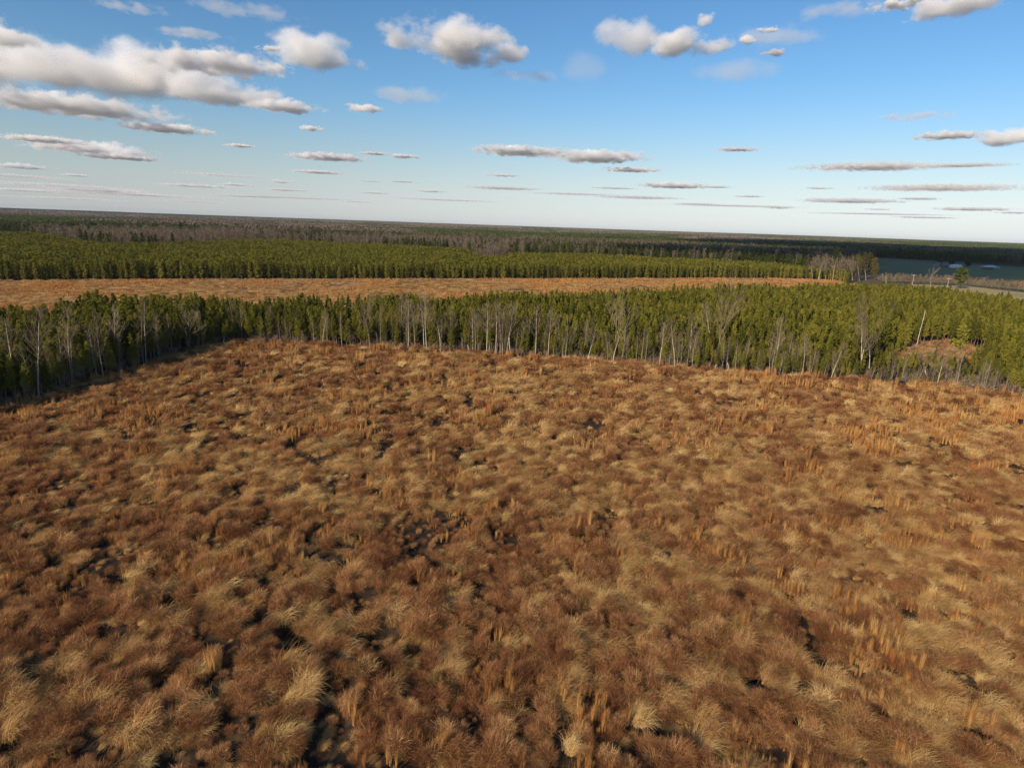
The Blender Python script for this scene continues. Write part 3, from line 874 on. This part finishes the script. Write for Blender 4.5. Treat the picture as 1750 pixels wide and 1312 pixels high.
# brush: bare undergrowth along the field edge, scrub in the gap, red hedgerow by the farm field
shr = [mesh('shrub', *bare_far(3.0, 60, 0.035, 500 + s, 1.5)[1], MT['twig']) for s in range(3)] + [mesh('shrub', *bare_far(3.0, 60, 0.045, 510 + s, 1.5)[1], MT['red_twig']) for s in range(3)]
x, y = jitter_grid(-330, 420, 60, 420, 1.25, 0.45)
p = on_ground(x, y)
ey = np.interp(p[:, 0], [a for a, b in near_edge], [b for a, b in near_edge])
f_ = ey - p[:, 1]
ok = (p[:, 0] > -150) & (p[:, 0] < 1900) & (f_ > -3) & (f_ < 14) & (fbm(x, y, 5, 88, 2) > 0.42)
x1, y1 = x[ok], y[ok]
wx, wy = wob(x, y)
gp = inpoly(p[:, 0] + wx, p[:, 1] + wy, BRUSH) & (rng.uniform(0, 1, len(x)) < 0.6)
x2, y2 = x[gp], y[gp]
N1, N2 = len(x1), len(x2)
xx, yy = np.concatenate([x1, x2]), np.concatenate([y1, y2]); N = N1 + N2
scs = rng.uniform(0.35, 0.8, N); scs[N1:] *= 0.75
scatter('edge_brush', np.stack([xx, yy, np.full(N, -0.2)], 1), rng.uniform(0, 6.283, N), scs, np.where(rng.uniform(0, 1, N) < 0.45, rng.integers(0, 3, N), 3 + rng.integers(0, 3, N)), shr,
        'leafless brown brush at the foot of the pines and in the scrubby gap')
ok = inpoly(p[:, 0], p[:, 1], BRUSH)
xx, yy = x[ok], y[ok]; N = len(xx)
scatter('scrub_grass', np.stack([xx, yy, np.full(N, 0.0)], 1), rng.uniform(0, 6.283, N), rng.uniform(1.0, 1.8, N), np.where(rng.uniform(0, 1, N) < 0.35, first['brown_lo'][0], first['straw_lo'][0]) + rng.integers(0, 4, N), protos,
        'brown grass in the scrubby gap among the right-hand pines')
hed = [mesh('shrub', *bare_far(7.0, 60, 0.13, 520 + s, 2.2)[1], MT['red_twig']) for s in range(3)] + [mesh('shrub', *bare_far(8.0, 60, 0.13, 530 + s, 2.2)[1], MT['far_twig']) for s in range(2)]
hp = []
for k in range(620):
    bx = random.uniform(1498, 2100)
    by = float(np.interp(bx, [1498, 1560, 1650, 1750, 1950, 2200], [482.5, 484, 487, 498, 521, 552])) + random.gauss(0, 1.0)
    hp.append(G(bx, by))
hp = np.array(hp); N = len(hp)
scatter('hedgerow', hp, rng.uniform(0, 6.283, N), rng.uniform(0.35, 1.0, N), rng.integers(0, 5, N), hed, 'reddish brown leafless hedgerow between the pasture and the farm field')

# cut branches on the clearing
sl = [mesh('stick', *join([tube([(random.uniform(-2, 2), random.uniform(-2, 2), 0.1), (random.uniform(-2, 2), random.uniform(-2, 2), 0.6)], [0.06, 0.02], 4) for _ in range(6)]), MT['dark_bark']) for k in range(3)]
sp_ = []
for k in range(230):
    bx = random.gauss(470, 75) if k < 170 else random.uniform(100, 1300)
    by = random.gauss(490, 4.0) if k < 170 else random.uniform(483, 500)
    sp_.append(G(bx, by))
sp_ = np.array(sp_); N = len(sp_)
scatter('slash_debris', sp_, rng.uniform(0, 6.283, N), rng.uniform(0.5, 1.4, N), rng.integers(0, 3, N), sl, 'pale cut branches lying on the tan clearing')

def fallen(bx0, by0, bx1, by1, label, seed):
    A_, B_ = G(bx0, by0), G(bx1, by1)
    d_ = B_ - A_; L = np.linalg.norm(d_); rs = random.Random(seed)
    tr = tube([(0, 0, 0.35), (L * 0.3, 0.1, 0.75), (L * 0.7, -0.1, 0.55), (L, 0, 0.3)], [0.17, 0.15, 0.10, 0.05], 7)
    br = [tube([(L * q, 0, 0.5), (L * q + 0.7, rs.uniform(-1.2, 1.2), 0.5 + rs.uniform(0.3, 1.1)), (L * q + 1.6, rs.uniform(-1.8, 1.8), 0.5 + rs.uniform(0.2, 1.6))], [0.06, 0.04, 0.02], 4) for q in (0.35, 0.5, 0.62, 0.75, 0.88)]
    e = empty('fallen_tree', tuple(A_), math.atan2(d_[1], d_[0])); tag(e, label, 'fallen tree')
    obj('trunk', mesh('trunk', *tr, MT['pale_bark'], smooth=True), e); obj('branch', mesh('branch', *join(br), MT['pale_bark']), e)
fallen(1640, 657, 1664, 651, 'pale fallen tree lying in the grass at the right field edge, the upper of two', 1)
fallen(1660, 660, 1698, 672, 'long thin pale fallen trunk slanting down toward the right frame edge, the lower of two', 2)

# ------------------------------------------------------------------ farm
MT['white_metal'] = surf('white_siding', [(0, (0.72, 0.72, 0.70)), (1, (0.82, 0.82, 0.80))], 2, 3)
MT['roof_blue'] = surf('pale_metal_roof', [(0, (0.50, 0.53, 0.54)), (1, (0.62, 0.64, 0.64))], 2, 3, rough=0.5)
MT['roof_grey'] = surf('grey_shingle', [(0, (0.16, 0.15, 0.15)), (1, (0.26, 0.25, 0.25))], 4, 4)
MT['siding'] = surf('tan_siding', [(0, (0.34, 0.31, 0.27)), (1, (0.45, 0.41, 0.36))], 2, 3)
MT['brick'] = surf('brick_wall', [(0, (0.22, 0.12, 0.09)), (1, (0.32, 0.18, 0.13))], 5, 3)
MT['glass'] = surf('window_glass', [(0, (0.04, 0.05, 0.06)), (1, (0.07, 0.08, 0.10))], 1, 1, rough=0.15)
MT['wood'] = surf('weathered_wood', [(0, (0.22, 0.18, 0.14)), (1, (0.34, 0.29, 0.23))], 2, 4, stretch=(4, 4, 0.5))

def box(x0, x1, y0, y1, z0, z1):
    V_ = np.array([(a, b, c) for c in (z0, z1) for b in (y0, y1) for a in (x0, x1)], float)
    return V_, np.array([(0, 2, 3, 1), (4, 5, 7, 6), (0, 1, 5, 4), (2, 6, 7, 3), (0, 4, 6, 2), (1, 3, 7, 5)])

def gable_roof(L, D, z, rise, th=0.12, ov=0.4):
    x0, x1, y1 = -L / 2 - ov, L / 2 + ov, D / 2 + ov
    zz = z - rise * ov / (D / 2)
    prof = [(-y1, zz), (0, z + rise), (y1, zz), (y1, zz + th), (0, z + rise + th), (-y1, zz + th)]
    V_ = np.array([(x, a, b) for x in (x0, x1) for a, b in prof])
    F_ = [(i, (i + 1) % 6, (i + 1) % 6 + 6, i + 6) for i in range(6)] + [(0, 5, 4, 1), (1, 4, 3, 2), (6, 7, 10, 11), (7, 8, 9, 10)]
    return V_, np.array(F_)

def hip_roof(L, D, z, rise, ov=0.6, ridge=0.35):
    a, b = L / 2 + ov, D / 2 + ov
    r_h = L * ridge / 2
    V_ = np.array([(-a, -b, z), (a, -b, z), (a, b, z), (-a, b, z), (-a, -b, z + 0.15), (a, -b, z + 0.15), (a, b, z + 0.15), (-a, b, z + 0.15), (-r_h, 0, z + rise), (r_h, 0, z + rise)])
    F_ = [(0, 3, 2, 1), (0, 1, 5, 4), (1, 2, 6, 5), (2, 3, 7, 6), (3, 0, 4, 7), (4, 5, 9, 8), (6, 7, 8, 9), (5, 6, 9), (7, 4, 8)]
    return V_, F_

def house(name, at, rz, L, D, H, rise, wall, roof, label, cat, wins, doors, hip=False, chimney=False):
    e = empty(name, tuple(at), rz); tag(e, label, cat)
    V_, F_ = box(-L / 2, L / 2, -D / 2, D / 2, -0.1, H)
    F_ = [tuple(f) for f in F_]
    if not hip:
        V_ = np.concatenate([V_, [(-L / 2, 0, H + rise - 0.02), (L / 2, 0, H + rise - 0.02)]])
        F_ += [(4, 6, 8), (5, 9, 7)]
    obj('wall', mesh('wall', V_, F_, MT[wall]), e)
    r_ = obj('roof', mesh('roof', *(hip_roof(L, D, H, rise) if hip else gable_roof(L, D, H, rise)), MT[roof]), e)
    if chimney: obj('chimney', mesh('chimney', *box(L * 0.2, L * 0.2 + 0.6, 0.6, 1.2, H, H + rise + 0.8), MT['brick']), r_)
    for wx in wins:
        w_ = obj('window', mesh('window', *box(wx - 0.5, wx + 0.5, -D / 2 - 0.06, -D / 2 - 0.003, 1.0, 2.1), MT['white_metal']), e)
        obj('pane', mesh('pane', *box(wx - 0.42, wx + 0.42, -D / 2 - 0.08, -D / 2 - 0.063, 1.08, 2.02), MT['glass']), w_)
    for dx_ in doors:
        d_ = obj('door', mesh('door', *box(dx_ - 0.5, dx_ + 0.5, -D / 2 - 0.06, -D / 2 - 0.003, 0.05, 2.15), MT['wood']), e)
        obj('handle', mesh('handle', *box(dx_ + 0.35, dx_ + 0.42, -D / 2 - 0.12, -D / 2 - 0.063, 1.0, 1.1), MT['roof_grey']), d_)
    return e
house('farmhouse', G(1601, 454.5), R(8), 9, 7, 2.8, 1.9, 'siding', 'roof_grey', 'small tan farmhouse with a grey roof, leftmost building on the dark green field', 'house', (-3, 2.6), (0,), chimney=True)
house('farmhouse', G(1614, 456.5), R(-6), 8, 6, 2.7, 1.7, 'brick', 'roof_grey', 'low brick farmhouse between the tan house and the white building', 'house', (-2.6, 2.2), (0.2,))
house('long_shed', G(1632, 458), R(4), 13, 5, 3.2, 0.8, 'white_metal', 'white_metal', 'long bright white metal building on the dark green field', 'shed', (-5, 5), (-2, 2))
e = empty('pole_barn', tuple(G(1691, 461)), R(3)); tag(e, 'open pole barn with a wide pale blue hipped roof, rightmost building on the green field', 'barn')
obj('roof', mesh('roof', *hip_roof(16, 10, 3.0, 2.3), MT['roof_blue']), e)
for a in (-7.5, -2.5, 2.5, 7.5):
    for b in (-4.6, 4.6): obj('post', mesh('post', *box(a - 0.12, a + 0.12, b - 0.12, b + 0.12, -0.1, 3.0), MT['wood']), e)
obj('wall', mesh('wall', *box(-7.3, 7.3, 4.2, 4.35, 0, 2.95), MT['wood']), e)
for i_, (bx, by, ty, lb) in enumerate([(1628, 453, 441, 'dark conifer behind the long white building'), (1655, 456, 434, 'tall dark conifer right of the long white building'), (1607, 451, 443, 'small dark conifer behind the tan farmhouse')]):
    big_pine(bx, by, bx, ty, lb, None, dict(rad=3.4, base=0.1, whorls=10, per=8, nl=1.2, nw=0.4), 'needle_dark', 'conifer', 'conifer', 340 + i_)

def pole(bx, by, tx, ty, label):
    B, h, _ = place(bx, by, tx, ty)
    e = empty('utility_pole', tuple(B), R(70)); tag(e, label, 'utility pole')
    obj('post', mesh('post', *tube([(0, 0, -0.3), (0, 0, h * 0.5), (0, 0, h)], [0.17, 0.15, 0.12], 8), MT['pale_bark'], smooth=True), e)
    c = obj('crossarm', mesh('crossarm', *box(-0.09, 0.09, -1.5, 1.5, h - 0.75, h - 0.55), MT['pale_bark']), e)
    for q in (-1.35, -0.5, 0.5, 1.35): obj('insulator', mesh('insulator', *tube([(0, q, h - 0.547), (0, q, h - 0.42), (0, q, h - 0.3)], [0.06, 0.08, 0.03], 6), MT['white_metal']), c)
pole(1559, 487, 1560, 469, 'utility pole with a crossarm behind the right-hand pines, left of the stubby bare tree')
pole(1619, 490, 1620, 475, 'utility pole on the pasture strip, between the stubby bare tree and the lone pine')

# ------------------------------------------------------------------ woods beyond
fb = [both(*bare_far(15 + s, 46, 0.26, 60 + s, 3.4 + 0.2 * s), MT['far_twig'], MT['far_twig']) for s in range(5)]
tallp = [both(*pine(15.0, 2.3, 0.42, 9, 6, 4, 4, 0.85, 0.26, seed=80 + s), MT['pine_bark'], MT['needle_dark']) for s in range(4)]
x, y = jitter_grid(-1250, 1300, 380, 1250, 6.6, 0.45)
p = on_ground(x, y)
infront = inpoly(p[:, 0], p[:, 1], P2) | inpoly(p[:, 0], p[:, 1], CLEAR) | inpoly(p[:, 0], p[:, 1], FARM) | inpoly(p[:, 0], p[:, 1], PAST) | inpoly(p[:, 0], p[:, 1], P1)
be = np.interp(p[:, 0], [a for a, b in back_edge] + [1500, 1750, 2300], [b for a, b in back_edge] + [439, 456, 489])
ok = ~infront & (p[:, 1] < be + 1.5) & (p[:, 0] > -150) & (p[:, 0] < 1900) & (np.hypot(x, y) < 1250)
x, y, p = x[ok], y[ok], p[ok]; N = len(x)
pn = fbm(x, y / 1.6, 130, 33, 3)
dist = np.hypot(x, y)
pinep = np.where(dist > 820, 0.60, 0.16) + (pn - 0.5) * 2.6 + np.where(p[:, 0] < 330, 0.38, 0)
ispine = rng.uniform(0, 1, N) < pinep
vi = np.where(ispine, 5 + rng.integers(0, 4, N), rng.integers(0, 5, N))
sc = rng.uniform(0.78, 1.12, N) * np.where(dist > 850, 0.85, 0.95)
scatter('woodland', np.stack([x, y, np.zeros(N)], 1), rng.uniform(0, 6.283, N), sc, vi, fb + tallp, 'grey leafless wood mixed with dark pines beyond the plantations')
print("wood", N)

# farther: patches of canopy
def patch(size, nt, hh, crown, m, seed, nleaf, lw, spread=0.5):
    rs = np.random.default_rng(seed)
    C = []
    for t in range(nt):
        cx_, cy_ = rs.uniform(-size / 2, size / 2, 2) * 1.1
        h = hh * rs.uniform(0.75, 1.15)
        d = rs.normal(0, 1, (nleaf, 3)); d /= np.linalg.norm(d, axis=1)[:, None]
        d[:, 2] = np.abs(d[:, 2]) * 0.9 - 0.1
        C.append(np.array([cx_, cy_, h - crown]) + d * np.array([crown * 0.8, crown * 0.8, crown]) * rs.uniform(0.6, 1, (nleaf, 1)))
    C = np.concatenate(C); n_ = len(C)
    a = rs.normal(0, 1, (n_, 3)); a[:, 2] += 1.0; a /= np.linalg.norm(a, axis=1)[:, None]
    b = np.cross(a, rs.normal(0, 1, (n_, 3))); b /= np.linalg.norm(b, axis=1)[:, None]
    q = lw * rs.uniform(0.6, 1.3, (n_, 1))
    V = np.stack([C - b * q * 0.5, C + b * q * 0.5, C + b * q * 0.35 + a * q, C - b * q * 0.35 + a * q], 1).reshape(-1, 3)
    # under-canopy stems as a few uprights
    k = nt * 2
    sx = rs.uniform(-size / 2, size / 2, (k, 2)); an = rs.uniform(0, 3.14, k)
    dx = np.stack([np.cos(an), np.sin(an)], 1) * lw * 0.22
    z0, z1 = np.zeros(k), np.full(k, hh * 0.7)
    SV = np.stack([np.column_stack([sx - dx, z0]), np.column_stack([sx + dx, z0]), np.column_stack([sx + dx, z1]), np.column_stack([sx - dx, z1])], 1).reshape(-1, 3)
    V = np.concatenate([V, SV])
    return mesh('patch', V, np.arange(len(V)).reshape(-1, 4), m)
pA = [patch(42, 34, 15, 3.0, MT['far_twig'], 100 + s, 26, 1.7) for s in range(3)] + [patch(42, 40, 12, 3.0, MT['needle_dark'], 110 + s, 26, 1.6) for s in range(3)]
x, y = jitter_grid(-2800, 2800, 700, 3000, 38, 0.4)
p = on_ground(x, y); d = np.hypot(x, y)
ok = (d > 1225) & (d < 3000) & (p[:, 0] > -200) & (p[:, 0] < 1950) & ~inpoly(p[:, 0], p[:, 1], FARM)
x, y = x[ok], y[ok]; N = len(x)
t = fbm(x, y / 2, 300, 71, 3) + rng.normal(0, 0.04, N)
vi = np.where(t > 0.41, 3 + rng.integers(0, 3, N), rng.integers(0, 3, N))
def hill(x, y):
    d_ = np.hypot(x, y)
    return np.clip((d_ - 3500) / 6000, 0, 1) * (6 + 22 * fbm(x, y, 2600, 19, 3))
scatter('far_woodland', np.stack([x, y, np.zeros(N)], 1), rng.integers(0, 4, N) * 1.5708, rng.uniform(0.9, 1.15, N), vi, pA, 'mixed grey and green woods in the distance')
pB = [patch(260, 420, 15, 5.0, MT['far_twig'], 200 + s, 14, 3.2) for s in range(3)] + [patch(260, 440, 14, 5.0, MT['needle_dark'], 210 + s, 14, 3.2) for s in range(3)]
x, y = jitter_grid(-12500, 12500, 1500, 13500, 230, 0.4)
p = on_ground(x, y); d = np.hypot(x, y)
ok = (d > 2950) & (d < 13000) & (p[:, 0] > -200) & (p[:, 0] < 1950)
x, y = x[ok], y[ok]; N = len(x)
t = fbm(x, y / 2.5, 1200, 72, 3) + rng.normal(0, 0.04, N)
vi = np.where(t > 0.42, 3 + rng.integers(0, 3, N), rng.integers(0, 3, N))
scatter('horizon_woodland', np.stack([x, y, hill(x, y)], 1), rng.integers(0, 4, N) * 1.5708, rng.uniform(0.9, 1.15, N), vi, pB, 'low wooded skyline along the horizon')
print("far patches", N)

# ------------------------------------------------------------------ clouds
def cloud_mat():
    m, n, l, out = mat_new('cloud_vapour')
    tc = n.new('ShaderNodeTexCoord'); geo = n.new('ShaderNodeNewGeometry')
    at = n.new('ShaderNodeAttribute'); at.attribute_type = 'OBJECT'; at.attribute_name = 'lump'
    de = n.new('ShaderNodeAttribute'); de.attribute_type = 'OBJECT'; de.attribute_name = 'thick'
    def math_(op, a, b=None, c=None):
        q = n.new('ShaderNodeMath'); q.operation = op
        for i, v in enumerate((a, b, c)):
            if v is None: continue
            if isinstance(v, (int, float)): q.inputs[i].default_value = v
            else: l.new(v, q.inputs[i])
        return q.outputs[0]
    sx = n.new('ShaderNodeSeparateXYZ'); l.new(tc.outputs['Object'], sx.inputs[0])
    zlow = math_('MINIMUM', sx.outputs[2], 0.0)
    z2 = math_('MULTIPLY_ADD', zlow, 0.9, sx.outputs[2])
    cx = n.new('ShaderNodeCombineXYZ')
    l.new(sx.outputs[0], cx.inputs[0]); l.new(sx.outputs[1], cx.inputs[1]); l.new(z2, cx.inputs[2])
    ln = n.new('ShaderNodeVectorMath'); ln.operation = 'LENGTH'; l.new(cx.outputs[0], ln.inputs[0])
    f = math_('SUBTRACT', 1.0, ln.outputs['Value'])
    dv = n.new('ShaderNodeVectorMath'); dv.operation = 'SCALE'
    l.new(tc.outputs['Object'], dv.inputs[0])
    # world-sized lumps: position divided by the lump size of this cloud
    vs = n.new('ShaderNodeVectorMath'); vs.operation = 'SCALE'
    l.new(geo.outputs['Position'], vs.inputs[0]); l.new(math_('DIVIDE', 1.0, at.outputs['Fac']), vs.inputs['Scale'])
    mp = n.new('ShaderNodeMapping'); mp.inputs['Scale'].default_value = (0.7, 0.7, 1.0)
    l.new(vs.outputs[0], mp.inputs[0])
    nz = n.new('ShaderNodeTexNoise'); nz.inputs['Scale'].default_value = 1.0; nz.inputs['Detail'].default_value = 7; nz.inputs['Roughness'].default_value = 0.62
    l.new(mp.outputs[0], nz.inputs['Vector'])
    v = math_('MULTIPLY_ADD', math_('SUBTRACT', nz.outputs['Fac'], 0.5), 4.0, math_('MULTIPLY_ADD', f, 1.7, -0.75))
    v = math_('MULTIPLY', v, 1.6)
    q = n.new('ShaderNodeClamp'); l.new(v, q.inputs[0])
    ed = n.new('ShaderNodeMapRange'); ed.interpolation_type = 'SMOOTHSTEP'; ed.inputs[1].default_value = 0.0; ed.inputs[2].default_value = 0.3
    l.new(f, ed.inputs[0])
    d = math_('MULTIPLY', math_('MULTIPLY', q.outputs[0], ed.outputs[0]), de.outputs['Fac'])
    vol = n.new('ShaderNodeVolumeScatter'); vol.inputs['Color'].default_value = (1, 1, 1, 1); vol.inputs['Anisotropy'].default_value = 0.0
    l.new(d, vol.inputs['Density'])
    l.new(vol.outputs[0], out.inputs['Volume'])
    m.cycles.volume_step_rate = 0.6
    return m
MT['cloud'] = cloud_mat()
import bmesh
bm = bmesh.new(); bmesh.ops.create_icosphere(bm, subdivisions=3, radius=1.0)
cme = bpy.data.meshes.new('cloud'); bm.to_mesh(cme); bm.free()
cme.materials.append(MT['cloud'])
BASE = 950.0
def cloud(cx, cy, w, h, label, group=None, op=1.0, lump=1.0, name='cloud', BASE=950.0):
    w *= 1.25; h *= 1.45
    d = ray(cx, cy)
    e = math.asin(d[2])
    t = (BASE - CAM_H) / d[2]
    hz = h / FPX * t
    for _ in range(4):
        W_ = w / FPX * t; Hm = h / FPX * t
        L = min(W_ * 0.75, 0.55 * Hm / max(math.sin(e), 0.02))
        hz = max(0.35 * Hm, (Hm - L * math.sin(e)) / math.cos(e))
        t = (BASE + hz / 2 - CAM_H) / d[2]
    P = np.array([0, 0, CAM_H]) + d * t
    o = obj(name, cme)
    o.location = P
    o.rotation_euler = (0, 0, math.atan2(d[1], d[0]) - math.pi / 2)
    o.scale = (W_ / 2, max(L, 60) / 2, hz / 2)
    o['lump'] = float(hz * 0.62 * lump); o['thick'] = float(op * 6.5 / hz)
    tag(o, label, 'cloud', group)
    return o
CL = [(45, 122, 330, 128, 'left part of the biggest cloud bank, grey beneath, in the upper left sky', 'the big cloud bank'), (225, 140, 340, 125, 'grey middle of the biggest cloud bank in the upper left sky', 'the big cloud bank'),
 (370, 112, 240, 58, 'white upper lobe at the right of the biggest cloud bank', 'the big cloud bank'), (370, 160, 190, 78, 'grey right tail of the biggest cloud bank', 'the big cloud bank'),
 (110, 182, 290, 50, 'white lower shelf under the biggest cloud bank', 'the big cloud bank'), (487, 184, 120, 34, 'small white cloud off the right end of the biggest cloud bank', None),
 (285, 221, 140, 24, 'thin flat cloud directly under the biggest cloud bank', None),
 (542, 98, 165, 84, 'puffy white cloud, first to the right of the big cloud bank', None), (458, 84, 40, 18, 'tiny wisp left of the first puffy white cloud', None),
 (768, 68, 215, 92, 'largest puffy white cloud in the upper middle sky', None), (805, 98, 140, 62, 'grey underside lobe of the upper middle puffy cloud', None), (868, 92, 70, 60, 'soft grey right end of the upper middle puffy cloud', None),
 (1088, 60, 128, 108, 'tall bright white cloud right of the upper middle', None), (1165, 78, 150, 66, 'grey ragged right half of the tall bright cloud', None), (1206, 38, 34, 30, 'small wisp above the ragged grey cloud', None),
 (1313, 52, 36, 16, 'upper of two tiny puffs in the right half of the sky', None), (1322, 92, 42, 18, 'lower of two tiny puffs in the right half of the sky', None), (1275, 70, 40, 22, 'faint wisp left of the two tiny puffs', None),
 (1645, 14, 140, 62, 'soft white cloud cut by the top frame edge on the right', None), (1535, 8, 84, 26, 'thin white cloud at the top edge left of the soft one', None),
 (618, 187, 66, 24, 'small white cloud below the first puffy one', None), (532, 221, 44, 14, 'tiny cloud near the small one below the first puffy cloud', None),
 (410, 250, 54, 9, 'tiny flat white cloud left of the middle', None), (75, 240, 120, 15, 'thin upper layer of the left flat cloud group', None), (155, 256, 170, 30, 'main body of the left flat cloud group', None),
 (205, 269, 110, 15, 'grey lower layer of the left flat cloud group', None), (560, 270, 150, 20, 'long flat white cloud left of centre', None), (640, 263, 60, 8, 'small flat cloud touching the long one left of centre', None),
 (690, 268, 62, 11, 'small flat cloud right of the long one left of centre', None), (545, 295, 95, 9, 'thin grey streak of cloud under the long one', None),
 (890, 260, 190, 28, 'left half of the long central grey and white cloud', None), (1020, 270, 200, 34, 'right half of the long central grey and white cloud', None), (1078, 291, 110, 14, 'flat grey step under the central cloud', None),
 (1260, 256, 76, 11, 'small flat cloud right of the central cloud', None), (1722, 240, 100, 34, 'bright puffy cloud at the right frame edge', None), (1620, 233, 90, 20, 'soft grey cloud left of the bright one at the right edge', None),
 (1490, 286, 220, 20, 'long flat grey cloud on the right', None), (1645, 283, 130, 9, 'thin tail of the long flat grey cloud on the right', None), (1610, 322, 220, 15, 'long thin grey cloud below the long flat one on the right', None),
 (1150, 318, 130, 16, 'low flat cloud with a white top right of centre', None)]
for c in CL: cloud(c[0], c[1], c[2], c[3], c[4], c[5], BASE=560.0 if ('under the biggest' in c[4] or 'left of the middle' in c[4] or 'tiny cloud near' in c[4]) else 950.0, lump=0.7)
small = [(857, 300, 65, 9), (860, 322, 150, 9), (1050, 322, 90, 5), (1222, 320, 64, 6), (1090, 338, 160, 8), (1190, 349, 80, 4), (1280, 336, 50, 5), (1400, 322, 45, 5), (1455, 344, 160, 12), (1570, 340, 64, 6),
 (1330, 355, 54, 7), (1665, 358, 110, 8), (1580, 372, 90, 4), (1735, 364, 50, 4), (30, 285, 84, 12), (20, 301, 140, 7), (130, 300, 50, 5), (165, 325, 150, 9), (50, 326, 110, 6), (330, 318, 120, 8), (402, 316, 60, 6),
 (480, 311, 46, 9), (488, 325, 84, 6), (640, 330, 60, 5), (690, 311, 54, 5), (735, 327, 60, 8), (632, 310, 40, 4), (420, 336, 120, 4), (250, 334, 90, 4), (120, 340, 160, 4), (610, 345, 60, 3), (1500, 358, 40, 3), (330, 345, 120, 3), (40, 348, 110, 3)]
veil = [(700, 165, 150, 46), (420, 20, 190, 40), (230, 15, 120, 24), (1260, 130, 150, 60), (1000, 120, 90, 80), (1320, 70, 150, 50), (1450, 20, 160, 40), (1560, 200, 120, 20), (900, 130, 120, 40), (330, 60, 110, 24)]
for c in veil: cloud(*c, 'faint thin wisp of cloud high in the blue', 'faint high wisps', op=0.10, lump=1.4)
hazy = [(200, 332, 300, 8), (500, 338, 260, 6), (760, 342, 220, 5), (100, 318, 220, 9), (1250, 352, 240, 5), (1500, 366, 220, 4), (60, 345, 200, 6), (380, 300, 160, 7), (980, 332, 180, 6)]
for c in hazy: cloud(*c, 'faint flat layer of cloud near the horizon', 'faint cloud layers near the horizon', op=0.22)
for c in small: cloud(*c, 'thin flat cloud low over the horizon', 'small clouds low over the horizon', op=0.45)

def shade_cloud(tx, ty, a, b, label, alt=1200.0):
    """a cloud overhead or behind the camera, placed up the sun's direction from the ground it shades"""
    k = alt / sdir.z
    o = obj('cloud', cme)
    o.location = (tx + sdir.x * k, ty + sdir.y * k, alt)
    o.scale = (a * 1.25, b * 1.25, 170)
    o['lump'] = 320.0; o['thick'] = 0.12
    tag(o, label, 'cloud')
shade_cloud(545, 800, 450, 320, 'cloud behind the camera whose shadow lies on the farm field')
shade_cloud(1050, 1550, 950, 820, 'broad cloud behind the camera whose shadow lies on the woods past the farm field')
shade_cloud(-3800, 6000, 2400, 2300, 'cloud outside the left of the frame whose shadow darkens the left skyline')

# ------------------------------------------------------------------ air
V_, F_ = box(-14000, 14000, -14000, 14000, -1.2, 75)
hm, n, l, out = mat_new('haze_air')
vol = n.new('ShaderNodeVolumePrincipled')
vol.inputs['Color'].default_value = (0.80, 0.88, 1.0, 1)
vol.inputs['Density'].default_value = 2.8e-5
l.new(vol.outputs[0], out.inputs['Volume'])
hz_ = obj('haze', mesh('haze', V_, F_, hm)); tag(hz_, 'thin pale air over the whole landscape', kind='stuff')
